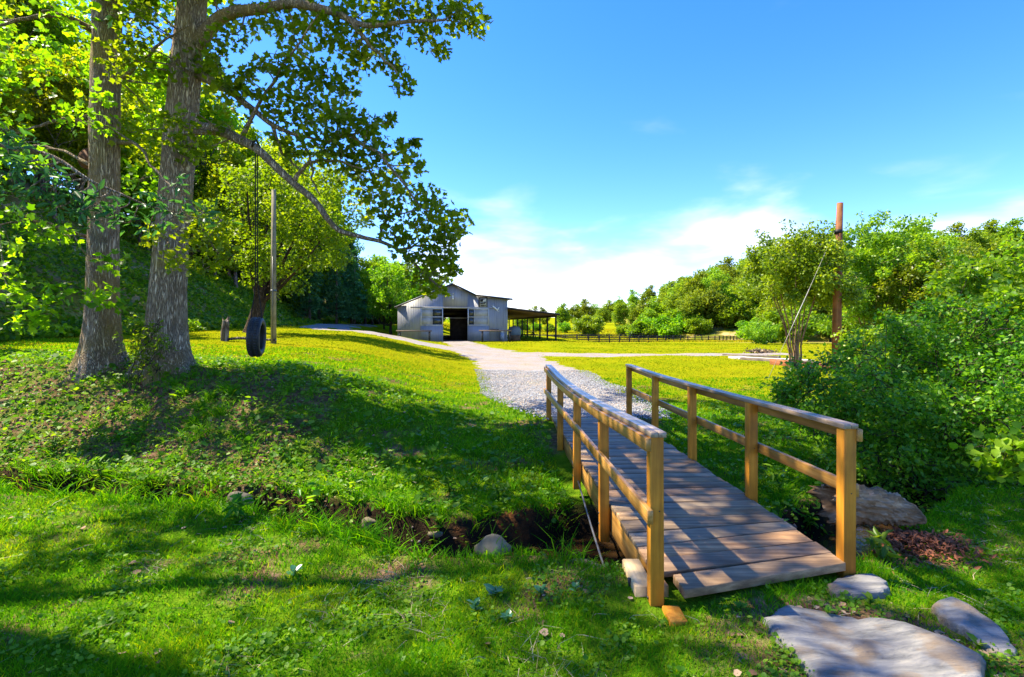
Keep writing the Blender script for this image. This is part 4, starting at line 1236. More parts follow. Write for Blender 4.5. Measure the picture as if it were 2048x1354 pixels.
for i in range(44):                         # tread blocks
    a_ = 2 * math.pi * i / 44
    for w0, w1, sh in ((.02, .07, .02), (-.07, -.02, -.02)):
        c_, s_ = math.cos(a_), math.sin(a_); c2, s2 = math.cos(a_ + .09), math.sin(a_ + .09)
        TRM.hexa([(w0, .362 * c_, .362 * s_), (w1, .362 * c_, .362 * s_), (w1, .362 * c2, .362 * s2), (w0, .362 * c2, .362 * s2)],
                 [(w0, .374 * c_, .374 * s_), (w1, .372 * c_, .372 * s_), (w1, .372 * c2, .372 * s2), (w0, .374 * c2, .374 * s2)])
link("tread", TRM.mesh("tread", RUB), ty)
ROPE = plain_mat("dark_rope", (0.025, 0.022, 0.02), 0.9, 0.1, 0, 0.4, 60)
zt_ = SWING[2] + 0.02
for s in (-1, 1):
    g = Geo().tube(smooth_path([(s * .10, -.02, zc_ + .30), (s * .09, 0, zc_ + .48), (s * .028, 0, zc_ + .95), (s * .02, 0, (zc_ + zt_) / 2), (s * .018, 0, zt_)], 5), .010, 6)
    link("rope", g.mesh("rope", ROPE), TS)
g = Geo().tube([(-.03, -.1, zt_ - .02), (0, -.13, zt_ + .06), (0.0, 0, zt_ + .13), (0, .13, zt_ + .05), (.03, .1, zt_ - .03)], .018, 6)
link("rope_knot", g.mesh("rope_knot", ROPE), TS)

# rusty round target behind the left trunk
P_ = at(178, 318, DA_ + 0.42)
o = thing("round_disc", "rusty brown round disc showing behind the left trunk", "disc", tuple(P_))
RUSTD = plain_mat("rusty_disc", (0.12, 0.05, 0.02), 0.8, 0.2, 0, 0.4, 8)
g = Geo().tube([(0, -.02, 0), (0, .02, 0)], [.21, .21], 28); link("disc", g.mesh("disc", RUSTD), o)
g = Geo().tube(smooth_path([(.21 * math.cos(t), 0, .21 * math.sin(t)) for t in np.linspace(0, 2 * math.pi, 17)], 2), .022, 6); link("rim", g.mesh("rim", B_DARK), o)

# ================================================================== LEFT SIDE: pole, stump, mid tree, forest
POLEW = wood_mat("grey_pole", (0.13, 0.11, 0.07), (0.21, 0.18, 0.115), (0.29, 0.25, 0.17), 'Z', 0.1, 0.8, 0.2, 0.4)
gp = ground_point(547, 687)
d = gp[1]; top = EYE + (HOR - 380) / FPX * d
T = thing("utility_pole", "slim pale grey wooden pole beside the tyre swing", "pole", tuple(gp))
g = Geo().tube([(0, 0, -.4), (0, 0, (top - gp[2]) * .5), (0.01, 0, top - gp[2])], [5.6 * d / FPX, 5.0 * d / FPX, 4.2 * d / FPX], 12)
link("shaft", g.mesh("shaft", POLEW, True), T)
g = Geo().tube([(0, 0, 1.9), (0, 0, 1.98)], 6.2 * d / FPX, 12); link("metal_band", g.mesh("metal_band", PIPE), T)
g = Geo().tube([(.02, -5.9 * d / FPX, 0), (.02, -5.6 * d / FPX, 3.2)], .014, 6); link("conduit", g.mesh("conduit", PIPE), T)

gs = ground_point(449, 682); k = gs[1] / FPX
T = thing("stump_post", "short weathered grey stump post on the shaded lawn left of the swing", "stump", tuple(gs))
g = Geo(); rr = []
V, Q = tube_np(smooth_path([(0, 0, -.2), (0.01, 0, 10 * k), (0.03, 0, 25 * k), (.05, 0, 43 * k)], 5), [8.5 * k, 7.8 * k, 7.4 * k, 7 * k, 7 * k, 6.9 * k, 7.1 * k, 7.2 * k, 7.3 * k, 7.2 * k, 7 * k, 6.8 * k, 6.6 * k, 6.4 * k, 6.2 * k, 6 * k], 14)
th = np.arctan2(V[:, 1], V[:, 0]); V[:, :2] *= (1 + 0.10 * np.sin(5 * th + 6 * V[:, 2]))[:, None]
V[-14:, 2] += 0.10 * np.sin(th[-14:] * 2)
g.addnp(V, Q); g.p.setdefault(14, []).append(list(range(g.n - 14, g.n)))
B_STUMP = bark_mat("weathered_stump", (0.05, 0.035, 0.025), (0.30, 0.25, 0.20), 5, 0.12, 1.0)
link("post", g.mesh("post", B_STUMP, True), T)
g = Geo().tube(smooth_path([(.05, .05, .05), (.5, .1, .10), (1.2, .1, .06), (1.9, 0, .03)], 4), [.05] * 6 + [.04] * 7, 7)
link("fallen_stick", g.mesh("fallen_stick", B_STUMP, True), T)

# multi-stemmed yellow-green tree behind the swing
MX, MY = -13.9, 27.5
mz = float(H(MX, MY))
TM = thing("maple_tree", "leaning dark-stemmed yellow-green tree behind the tyre swing", "tree", (0, 0, 0))
FM = Foliage(55); RM = FM.R
g = trunk_mesh([(MX, MY, mz - .5), (MX, MY, mz), (MX + .15, MY, mz + .9), (MX + .35, MY, mz + 1.7), (MX + .5, MY, mz + 2.6)], [.42, .40, .33, .30, .22], .4, .4, 4, 18, 4)
link("trunk", g.mesh("trunk", B_DARK, True), TM)
for a_, r_, h_ in [(-.2, 1.6, 8.2), (.4, 2.6, 7.6), (.1, 3.4, 6.2), (2.9, 1.3, 8.0), (1.6, 1.4, 8.6), (-1.5, 1.5, 7.6), (-.35, 4.0, 4.6), (.9, 2.2, 8.6), (2.2, 2.0, 7.0)]:
    b0 = (MX + .3, MY, mz + 1.5)
    FM.limb([b0, (MX + .3 + .35 * r_ * math.cos(a_), MY + .35 * r_ * math.sin(a_), mz + 1.5 + (h_ - 1.5) * .28), (MX + .3 + .7 * r_ * math.cos(a_), MY + .7 * r_ * math.sin(a_), mz + 1.5 + (h_ - 1.5) * .62), (MX + .3 + r_ * math.cos(a_), MY + r_ * math.sin(a_), mz + h_)], .15, .03)
for _ in range(175):
    q = ball(1, RM, .42)[0]
    c_ = np.array([MX + 1.9 + q[0] * 4.7, MY + q[1] * 3.8, mz + 6.0 + q[2] * 4.0])
    px = 1024 + c_[0] / c_[1] * FPX
    low = mz + 2.0 + 0.6 * max(0, MX + 1.5 - c_[0])
    if c_[2] < low: continue
    FM.clump(c_, RM.uniform(.45, .75), 95, 0.15, RM.uniform(.3, .9), twig=(_ % 2 == 0))
cm, bm_ = FM.meshes(WIDE, L_YELLOW, B_DARK)
link("crown", cm, TM); link("branches", bm_, TM)

# ---- woods on the left hill
VF = [make_variant(100 + i, h, cr, lo, nc, 150, 0.26, WIDE, L_FOREST, B_GREY, tr, 1.05, 1.0)
      for i, (h, cr, lo, nc, tr) in enumerate([(15, 3.6, .24, 85, .24), (18, 4.2, .30, 95, .28), (13, 3.4, .18, 78, .20), (20, 4.0, .34, 95, .30), (11, 3.2, .12, 70, .16)])]
VC = [conifer_variant(200 + i, h, r) for i, (h, r) in enumerate([(15, 3.4), (12, 3.0)])]
RF = np.random.default_rng(5)
placed = []
def place_ok(x, y, dmin):
    for a, b_ in placed:
        if (a - x) ** 2 + (b_ - y) ** 2 < dmin * dmin: return False
    placed.append((x, y)); return True
nf = 0
for tries in range(6000):
    if nf >= 140: break
    y = 9 + 125 * RF.uniform() ** 1.35
    off = RF.uniform(1.5, 62 if y < 48 else 44)
    x = float(foot_x(y)) - off
    if x < -1.22 * y - 7 or x > -14: continue
    if y < 50 and off < 19: continue
    if 50 <= y < 66 and off < 3: continue
    if not place_ok(x, y, 4.5): continue
    v = VF[int(RF.integers(0, 5))]
    plant_tree("forest_tree", "leafy tree among the woods covering the left hillside", "tree", x, y, v, RF.uniform(.85, 1.2), RF.uniform(0, 6.28), "woods on the left hillside")
    nf += 1
VU = [make_variant(150 + i, h, cr, lo, nc, 130, 0.20, WIDE, L_FOREST, B_GREY, .13, .85, .7) for i, (h, cr, lo, nc) in enumerate([(9.5, 3.0, .22, 80), (8.0, 2.6, .18, 66), (11.5, 3.3, .28, 90)])]
for i, (x, y, s) in enumerate([(-22, 13, 1.0), (-27, 17.5, 1.2), (-28.5, 23, 1.2), (-31, 20, 1.3), (-30, 28, 1.2), (-29.5, 33, 1.0), (-32, 38, 1.3), (-30.5, 43, 1.1), (-32, 44, 1.3), (-29, 50, 1.1), (-19.5, 10.5, .9), (-31, 56, 1.2), (-28.5, 57, .95)]):
    plant_tree("understory_tree", "slender bright-leaved tree low on the left hillside above the lawn", "tree", x, y, VU[i % 3], s, i * 1.9, "young trees low on the left hillside")
for x, y, v, s in [(-24.5, 62, 0, .80), (-22.6, 66, 1, .95), (-21.5, 70, 1, .85), (-26, 69, 0, 1.0), (-23.5, 75, 0, .85), (-27.5, 60, 0, .95)]:
    plant_tree("hemlock_tree", "dark evergreen at the edge of the woods left of the barn", "tree", x, y, VC[v], s, RF.uniform(0, 6.28), "dark evergreens left of the barn")
VL = make_variant(140, 10, 2.8, .14, 56, 90, .27, WIDE, L_YELLOW, B_DARK, .22, .9, 0.6)
plant_tree("young_maple", "thin-crowned bright tree with a dark trunk at the barn's left corner", "tree", -15.6, 66, VL, .95, 1.0)
for i, (x, y, s) in enumerate([(-19.5, 84, 1.0), (-16, 92, 1.1), (-24, 95, 1.3), (-11, 98, .9), (-21, 77, .9), (-23.5, 82, 1.1), (-20, 104, 1.3), (-15, 108, 1.1), (-27, 104, 1.4), (-18, 72, .7), (-30, 112, 1.3), (-26, 118, 1.3), (-33, 122, 1.4), (-22, 122, 1.2), (-29, 132, 1.4), (-36, 134, 1.4), (-24.5, 90, .9), (-31, 100, 1.2)]):
    plant_tree("young_maple", "bright yellow-green tree standing farther back behind the barn's left side", "tree", x, y, VL, s, i * 1.7, "bright trees behind the barn")

# ================================================================== RIGHT SIDE
# far trees, meadow bushes, wooded hill
VH = [make_variant(300 + i, h, cr, .08, nc, 78, .50, WIDE, L_HILL, B_GREY, .25, 1.7, .9)
      for i, (h, cr, nc) in enumerate([(13, 4.4, 70), (15, 4.6, 80), (11, 4.0, 64), (14, 3.8, 70)])]
VB = [make_variant(330 + i, h, cr, .02, 60, 80, .30, WIDE, L_YELLOW, B_TAN, .10, 1.0, .6) for i, (h, cr) in enumerate([(4.0, 2.8), (3.2, 2.6)])]
VD = make_variant(340, 5.5, 4.2, .02, 70, 110, .32, WIDE, L_MYRTLE, B_GREY, .12, 1.2, .5)
RH = np.random.default_rng(8)
placed = []
nh = 0
for tries in range(9000):
    if nh >= 225: break
    ridge = tries % 2 == 0
    if ridge: y = RH.uniform(138, 196); px = RH.uniform(1330, 1660)
    else: y = RH.uniform(100, 200); px = RH.uniform(1560, 2250)
    x = (px - 1024) / FPX * y
    d2 = x - (26 + 0.10 * y)
    if d2 < 3 or (y < 142 and px < 1560): continue
    if d2 < 9 and y < 165: continue
    if not place_ok(x, y, 4.4 if ridge else 6.0): continue
    plant_tree("hill_tree", "round-crowned tree in the woods on the right hillside", "tree", x, y, VH[int(RH.integers(0, 4))], RH.uniform(.75, 1.12), RH.uniform(0, 6.28), "woods on the right hillside")
    nh += 1
for i, (px, y, s) in enumerate([(1042, 170, .75), (1065, 210, .8), (1090, 230, .7), (1125, 190, .95), (1150, 240, .8), (1175, 270, .9), (1205, 250, .85), (1240, 185, .80), (1262, 240, .8), (1287, 170, .85), (1308, 165, 1.0), (1330, 260, .8), (1220, 300, 1.1), (1120, 320, .9), (1010, 240, .8), (980, 200, .7), (1190, 330, 1.0), (1270, 320, 1.0), (1345, 300, .9), (930, 330, 1.1), (960, 350, 1.0), (1000, 360, 1.1), (1040, 350, 1.0), (1085, 370, 1.1), (1135, 380, 1.2), (1160, 360, 1.0), (1240, 380, 1.2), (1300, 370, 1.2), (1330, 390, 1.3), (1370, 380, 1.2), (1060, 300, .8), (1395, 330, 1.1), (1420, 360, 1.3), (880, 300, 1.0), (840, 280, 1.0)]):
    plant_tree("valley_tree", "far rounded tree on the valley floor beyond the paddock", "tree", (px - 1024) / FPX * y, y, VH[i % 4], s * (.70 if px < 1150 else .95), i * 2.1, "far trees across the valley")
for i, (px, y, s) in enumerate([(1128, 168, 1.0), (1100, 172, .9), (1075, 176, .85), (1050, 179, .9), (1246, 150, 1.0), (1275, 142, 1.5), (1302, 146, 1.7), (1330, 140, 1.9), (1352, 150, 2.1), (1378, 144, 2.0), (1398, 138, 1.4), (1422, 146, 2.1), (1447, 142, 1.9), (1476, 140, 2.2), (1500, 120, 1.5), (1525, 110, 1.4), (1425, 162, 1.3), (1375, 166, 1.3), (1325, 170, 1.1), (1545, 95, 1.3), (1490, 150, 1.6), (1520, 140, 1.7), (1033, 124, .8), (1545, 70, 1.3), (1580, 62, 1.3)]):
    plant_tree("meadow_bush", "yellow-green bush in the rough meadow beyond the paddock fence", "bush", (px - 1024) / FPX * y, y, VB[i % 2], s * .85, i * 1.3, "bushes in the rough meadow")
plant_tree("dark_bush", "wide dark green bush beyond the paddock fence right of the lean-to", "bush", (1178 - 1024) / FPX * 150, 150, VD, 1.15, 0.3)
plant_tree("dark_bush", "dark green bush at the right end of the meadow bushes, above the fence", "bush", (1412 - 1024) / FPX * 158, 158, VD, .72, 1.3)
plant_tree("dark_bush", "round shaded bush beside the end of the paddock fence", "bush", (1528 - 1024) / FPX * 52, 52, VD, .34, 2.3, None, 0, 1.3)

for i, (px, y, s) in enumerate([(690, 100, 1.2), (708, 108, 1.4), (724, 104, 1.2), (740, 112, 1.5), (756, 106, 1.3), (772, 114, 1.5), (788, 108, 1.2), (800, 116, 1.4), (716, 125, 2.0), (748, 128, 2.0), (780, 130, 2.0)]):
    plant_tree("understory_bush", "low bush under the bright trees behind the barn's left corner", "bush", (px - 1024) / FPX * y, y, VB[i % 2], s, i * 1.1, "bushes under the trees behind the barn")
# crape myrtles by the timber-edged bed
def myrtle(label, base, stems, crown, seed, n_clump, per, leaf, lmat=L_MYRTLE, lowcut=0.3):
    T = thing("crape_myrtle", label, "tree", (0, 0, 0))
    F = Foliage(seed); R = F.R
    bx, by = base; bz = float(H(bx, by))
    cx, cy, cz, rx, ry, rz = crown
    g = Geo()
    for i in range(stems):
        a_ = 2 * math.pi * i / stems + R.uniform(-.3, .3)
        s0 = np.array([bx + .16 * math.cos(a_), by + .16 * math.sin(a_), bz - .2])
        e_ = np.array([cx + .62 * rx * math.cos(a_), cy + .62 * ry * math.sin(a_), cz + R.uniform(-.1, .55) * rz])
        m_ = s0 * .62 + e_ * .38 + np.array([-.10 * rx * math.cos(a_), -.1 * ry * math.sin(a_), .05 * rz])
        l_ = limb([s0, s0 * .85 + m_ * .15 + (0, 0, .25), m_, e_], .06, .014, 6)
        g.tube(*l_); F.limbs.append(l_)
    link("trunk", g.mesh("trunk", B_TAN, True), T)
    n = 0
    while n < n_clump:
        q = ball(1, R, .40)[0]
        f = 1 + .25 * math.sin(3 * math.atan2(q[1], q[0]) + seed) * (1 - abs(q[2]))
        if q[2] < -.45 and math.hypot(q[0], q[1]) < lowcut: continue
        c_ = np.array([cx + q[0] * rx * f, cy + q[1] * ry * f, cz + q[2] * rz])
        if c_[2] < bz + .55: continue
        F.clump(c_, R.uniform(.28, .5), per, leaf, R.uniform(.2, .85), twig=(n % 3 == 0)); n += 1
    for k_ in range(14):                    # whips sticking out of the top
        a_ = R.uniform(0, 6.28); p = np.array([cx + .6 * rx * math.cos(a_), cy + .6 * ry * math.sin(a_), cz + rz * .75])
        for j in range(4): F.clump(p + np.array([math.cos(a_) * .1, 0, .22]) * j, .10, 14, leaf * .9, .6, twig=False)
    c, b_ = F.meshes(OVAL, lmat, B_TAN, .5)
    link("crown", c, T); link("branches", b_, T)
    return T
g1 = ground_point(1590, 738); d1 = g1[1]
myrtle("vase-shaped crape myrtle with many bare stems beside the tall red-brown pole", (g1[0], d1), 9, (at(1592, 0, d1)[0], d1, at(0, 556, d1)[2], 2.05, 1.9, 1.8), 61, 150, 165, .125, L_MYRTLE, .75)
d2_ = d1 + 3.2
myrtle("tallest crape myrtle, rising behind the red-brown pole", (at(1735, 0, d2_)[0], d2_), 8, (at(1760, 0, d2_)[0], d2_, at(0, 570, d2_)[2], 3.0, 2.6, 3.2), 62, 235, 165, .14)
d3_ = d1 + 1.2
myrtle("crape myrtle half hidden behind the leafy shrubs at the right edge", (at(1880, 0, d3_)[0], d3_), 6, (at(1885, 0, d3_)[0], d3_, at(0, 610, d3_)[2], 2.4, 2.2, 2.4), 63, 150, 140, .14)

# tall red-brown pole with guy wire
gpo = ground_point(1672, 742); d = gpo[1]
POLER = wood_mat("red_brown_pole", (0.13, 0.045, 0.014), (0.235, 0.085, 0.026), (0.33, 0.15, 0.055), 'Z', 0.05, 0.7, 0.25, 0.35)
topz = EYE + (HOR - 406) / FPX * d
T = thing("utility_pole", "tall bare red-brown wooden pole standing in the timber-edged bed", "pole", tuple(gpo))
hh = topz - gpo[2]; k = d / FPX
g = Geo().tube([(0, 0, -.4), (.02 * hh * .3, 0, hh * .33), (.02 * hh * .6, 0, hh * .66), (8 * k, 0, hh)], [9.0 * k, 8.2 * k, 7.2 * k, 5.6 * k], 14)
link("shaft", g.mesh("shaft", POLER, True), T)
zb = EYE + (HOR - 464) / FPX * d - gpo[2]
g = Geo().tube([(5 * k, 0, zb - .06), (5 * k, 0, zb + .08)], 7.6 * k, 12); link("collar", g.mesh("collar", BLACK), T)
ga = ground_point(1536, 758)
WIRE = plain_mat("galvanised_wire", (0.42, 0.40, 0.33), 0.5, 0.4, 0.2, 0.1)
p0 = np.array([4 * k - 7 * k, 0, zb + .02]); p1 = ga - gpo
g = Geo().tube([tuple(p0), tuple((p0 + p1) / 2 + (0, 0, -.06)), tuple(p1)], .006, 6)
link("guy_wire", g.mesh("guy_wire", WIRE), T)
g = Geo().tube([tuple(p0 + (p1 - p0) * .42 + (0,0,-.055)), tuple(p0 + (p1 - p0) * .72 + (0,0,-.03))], .012, 8)
link("guy_guard", g.mesh("guy_guard", WIRE), T)

# timber-edged bed and path strips
TIMB = wood_mat("red_landscape_timber", (0.16, 0.055, 0.022), (0.27, 0.095, 0.038), (0.36, 0.15, 0.06), 'X', 0.15, 0.7, 0.25)
SLEEP = wood_mat("grey_landscape_timber", (0.07, 0.055, 0.045), (0.14, 0.11, 0.09), (0.22, 0.18, 0.15), 'X', 0.2, 0.8, 0.2)
CONC = plain_mat("pale_slab", (0.47, 0.45, 0.43), 0.8, 0.2, 0, 0.12, 4)
q0, q1, q2 = ground_point(1542, 729), ground_point(1672, 744), ground_point(1692, 738)
T = thing("raised_bed_edging", "red-brown timber edging of the raised bed under the crape myrtle", "edging", tuple(q0))
def beam(a, b_, h, w, nm, mt, parent, z0=-.1):
    dv = b_ - a; L = float(np.linalg.norm(dv[:2]))
    me = Geo().box(0, L, -w / 2, w / 2, z0, h).mesh(nm, mt)
    r = link(nm, me, parent, tuple(a - q0)); r.rotation_euler = (0, -math.atan2(dv[2], L), math.atan2(dv[1], dv[0])); bevel(r, .012); return r
beam(q0, q1, .26, .14, "edging_timber", TIMB, T)
beam(q1 + (.08, .04, 0), q2 + (.08, 0.6, 0), .25, .14, "edging_timber", TIMB, T)
beam(q1 + (-.02, .0, 0), q1 + (.12, -.02, 0), .36, .16, "corner_block", TIMB, T)
T = thing("flat_timber_walk", "low grey timbers and pale slabs lying on the lawn left of the crape myrtle", "walkway", tuple(q0))
r0_, r1_ = ground_point(1446, 711), ground_point(1560, 716)
beam(r0_, r1_, .10, .2, "edging_timber", SLEEP, T)
r2_, r3_ = ground_point(1482, 719), ground_point(1640, 728)
beam(r2_, r3_, .12, .2, "edging_timber", SLEEP, T)
for i in range(7):
    a_ = r2_ + (r3_ - r2_) * (i / 7) + (0.1, 1.0, 0); b_ = r2_ + (r3_ - r2_) * ((i + .92) / 7) + (0.1, 1.0, 0)
    a_[2] = H(a_[0], a_[1]); b_[2] = H(b_[0], b_[1])
    beam(a_, b_, .09, 1.0, "slab", CONC, T)
b0_ = ground_point(1522, 707)
T = thing("brush_pile", "small heap of dead brown brush beside the lawn timbers", "brush", tuple(b0_))
g = Geo()
for i in range(40):
    a_ = RH.uniform(0, 6.28); L = RH.uniform(.3, .9)
    c_ = RH.normal(size=3) * (.35, .25, .06); c_[2] = abs(c_[2]) + .08
    v_ = np.array([math.cos(a_) * L / 2, math.sin(a_) * L / 2, RH.normal() * .12])
    g.tube([c_ - v_, c_ + RH.normal(size=3) * .05, c_ + v_], [.022, .018, .01], 5, False)
link("sticks", g.mesh("sticks", B_STUMP), T)
q = RH.normal(size=(160, 3)) * (.4, .3, .1); q[:, 2] = np.abs(q[:, 2]) + .05
link("dead_leaves", leaf_mesh("dead_leaves", WIDE, q, .12, L_LITTER, None, .3), T)

# foreground shrubs on the right bank
def shrub(name, label, blobs, base, seed, per, leaf, lmat, tpl=OVAL, tone=(.15, .7), stems=10, bias=.5):
    T = thing(name, label, "shrub", (0, 0, 0))
    F = Foliage(seed); R = F.R
    bz = float(H(*base))
    g = Geo()
    for i in range(stems):
        b_ = blobs[int(R.integers(0, len(blobs)))]
        e_ = np.array(b_[:3]) + R.normal(size=3) * .15
        s0 = np.array([base[0] + R.normal() * .35, base[1] + R.normal() * .25, bz - .15])
        l_ = limb([s0, s0 * .6 + e_ * .4 + (0, 0, .25 * min(1, 4 * per / 100)), e_], .018 if per > 18 else .007, .004, 6); g.tube(*l_); F.limbs.append(l_)
    link("stems", g.mesh("stems", B_DARK, True), T)
    for bx, by, bz_, br, n in blobs:
        for _ in range(n):
            c_ = np.array([bx, by, bz_]) + ball(1, R, .42)[0] * br
            if c_[2] < float(H(c_[0], c_[1])) + .05: continue
            F.clump(c_, R.uniform(.13, .24), per, leaf, R.uniform(*tone), twig=(_ % 2 == 0))
    c, b_ = F.meshes(tpl, lmat, B_DARK, bias)
    link("crown", c, T); link("branches", b_, T)
def blob(px, py, d, rpx, n): p = at(px, py, d); return (p[0], p[1], p[2], rpx / FPX * d, n)
shrub("creekside_shrub", "large dark green shrub spreading over the creek right of the bridge",
      [blob(1740, 745, 7.6, 60, 26), blob(1840, 715, 7.6, 75, 42), blob(1940, 700, 7.4, 85, 50), blob(2040, 700, 7.0, 95, 46), blob(1565, 815, 7.3, 20, 5), blob(1600, 745, 7.6, 16, 4), blob(1665, 725, 7.6, 20, 6), blob(1705, 690, 7.8, 18, 5), blob(1785, 645, 7.8, 22, 7), blob(1860, 625, 7.8, 20, 6), blob(1905, 610, 7.6, 18, 5), blob(1640, 800, 7.2, 70, 32), blob(1740, 800, 7.0, 90, 46), blob(1720, 900, 6.8, 66, 28), blob(1830, 830, 6.8, 105, 58), blob(1930, 850, 6.6, 105, 58), blob(1850, 940, 6.5, 90, 50), blob(2010, 820, 6.4, 120, 80), blob(1600, 770, 7.4, 42, 14), blob(1570, 785, 7.4, 24, 6), blob(1680, 850, 7.2, 60, 26), blob(1980, 940, 6.3, 90, 44)],
      (5.3, 6.6), 71, 46, .065, L_SHRUB)
shrub("creekside_shrub", "sunlit broad-leaved shrub above the dark one at the right edge",
      [blob(1960, 640, 8.6, 120, 70), blob(1880, 690, 8.8, 90, 50), blob(2040, 560, 8.8, 100, 50), blob(2080, 700, 8.0, 130, 60), blob(1800, 730, 9.2, 80, 40), blob(1930, 560, 9.2, 60, 20), blob(2000, 740, 8.2, 90, 50)],
      (8.0, 8.8), 72, 62, .072, L_SHRUB, WIDE, (.45, 1.0), 12)
shrub("creekside_shrub", "bright low shrub growing round the foot of the red-brown pole",
      [blob(1720, 715, 13.5, 55, 30), blob(1780, 700, 13.2, 60, 34), blob(1830, 720, 12.5, 60, 34), blob(1700, 745, 12.5, 40, 20), blob(1760, 750, 12.0, 50, 24)],
      (9.2, 13.2), 73, 60, .075, L_MYRTLE, WIDE, (.3, .95), 10)
shrub("creekside_shrub", "pale-leaved sprig at the right edge above the shaded creek bank",
      [blob(2000, 905, 4.7, 34, 7), blob(2040, 925, 4.6, 30, 6), blob(2050, 890, 4.6, 30, 6)], (5.6, 5.2), 74, 22, .075, L_YELLOW, WIDE, (.4, 1.0), 4)
shrub("bank_shrub", "sprig of pale green leaves between the two big tulip trunks",
      [blob(285, 700, DA_ - .5, 34, 14), blob(300, 665, DA_ - .5, 22, 8), blob(270, 690, DA_ - .6, 24, 8), blob(320, 685, DA_ - .6, 20, 6), blob(290, 740, DA_ - .6, 26, 8)],
      (at(290, 0, DA_ - .5)[0], DA_ - .5), 75, 16, .085, L_YELLOW, LONG, (.35, .95), 8)

# rotten log
LOGM = wood_mat("rotten_log", (0.07, 0.038, 0.02), (0.28, 0.165, 0.085), (0.55, 0.40, 0.26), "X", 0.05, 0.95, 0.1, 0.55)
T = thing("rotten_log", "rotting hollow log lying on the bank right of the bridge", "log", (0, 0, 0))
ax0, ax1 = np.array([2.88, 4.62, .10]), np.array([3.70, 4.60, -.06])
NR, NS = 44, 72
P = np.linspace(0, 1, NR)[:, None] * (ax1 - ax0) + ax0
P[:, 2] += 0.05 * np.sin(np.linspace(0, 3, NR))
rr = np.interp(np.linspace(0, 1, NR), [0, .10, .5, .8, 1], [.20, .19, .16, .12, .04])
V, Q = tube_np(P, rr, NS)
c_ = np.repeat(P, NS, 0); dd = V - c_
u_ = np.repeat(np.linspace(0, 1, NR), NS); th = np.tile(np.linspace(0, 6.283, NS, endpoint=False), NR)
rid = np.abs(np.sin(9 * th + 2.5 * np.sin(6 * u_) + 1.2 * np.sin(15 * u_))) + .6 * np.abs(np.sin(17 * th + 3 * u_))
dd *= (1 + .13 * np.sin(3 * th + 3 * u_) - .16 * rid + .07 * np.sin(31 * u_ + 4 * th) + .05 * rng.normal(size=len(V)))[:, None]
V = c_ + dd
ragged = (u_ == 0); V[ragged, 0] += .09 * np.sin(th[ragged] * 5) + .05 * rng.normal(size=NS)
V2, Q2 = tube_np(P[:12], rr[:12] * .70 * np.linspace(1, .35, 12), NS)
V2[:NS, 0] -= .01
g = Geo(); g.addnp(V, Q); g.addnp(V2, Q2[:, ::-1])
g.p.setdefault(4, []).extend([[i, len(V) + i, len(V) + (i + 1) % NS, (i + 1) % NS] for i in range(NS)])
link("log_body", g.mesh("log_body", LOGM, False), T)
ROT = plain_mat("red_rotten_wood", (0.25, 0.095, 0.05), 0.95, 0.05, 0, 0.5, 9, 0.6)
R9 = np.random.default_rng(9)
n = 2200
q = np.stack([3.30 + R9.normal(size=n) * .30, 4.33 + R9.normal(size=n) * .16, np.zeros(n)], 1)
q[:, 2] = H(q[:, 0], q[:, 1]) + .10 * np.exp(-((q[:, 0] - 3.30) / .4) ** 2 - ((q[:, 1] - 4.33) / .25) ** 2) * R9.uniform(.2, 1, n) + .01
chip = leaf_mesh("rotten_chips", LONG, q, .05 * R9.uniform(.5, 1.4, n), ROT, None, .8, R9)
link("rotten_chips", chip, T)

# stepping stones
def stone_mat():
    m, nt, b, n, l = nodes_mat("slab_stone")
    geo = n("ShaderNodeNewGeometry")
    nz = n("ShaderNodeTexNoise"); nz.inputs["Scale"].default_value = 3.5; nz.inputs["Detail"].default_value = 9; nz.inputs["Roughness"].default_value = .62
    mp = n("ShaderNodeMapping"); mp.inputs["Rotation"].default_value = (0, 0, -.35); mp.inputs["Scale"].default_value = (1, 4.5, 3)
    l(geo.outputs["Position"], mp.inputs[0]); l(mp.outputs[0], nz.inputs[0])
    r = ramp(n, [(.30, (.055, .052, .05)), (.44, (.16, .155, .15)), (.58, (.25, .235, .215)), (.75, (.36, .33, .28))])
    l(nz.outputs[0], r.inputs[0])
    n2 = n("ShaderNodeTexNoise"); n2.inputs["Scale"].default_value = 5; n2.inputs["Detail"].default_value = 6
    l(geo.outputs["Position"], n2.inputs[0])
    mr = n("ShaderNodeMapRange"); mr.inputs[1].default_value = .48; mr.inputs[2].default_value = .62; mr.inputs[4].default_value = .8
    l(n2.outputs[0], mr.inputs[0])
    mx = n("ShaderNodeMix"); mx.data_type = 'RGBA'; l(mr.outputs[0], mx.inputs[0]); l(r.outputs[0], mx.inputs[6]); mx.inputs[7].default_value = (.22, .15, .085, 1)
    l(mx.outputs[2], b.inputs["Base Color"])
    b.inputs["Roughness"].default_value = .75
    bp = n("ShaderNodeBump"); bp.inputs["Strength"].default_value = 1.0; bp.inputs["Distance"].default_value = .05
    l(nz.outputs[0], bp.inputs["Height"]); l(bp.outputs[0], b.inputs["Normal"])
    return m
STONE = stone_mat()
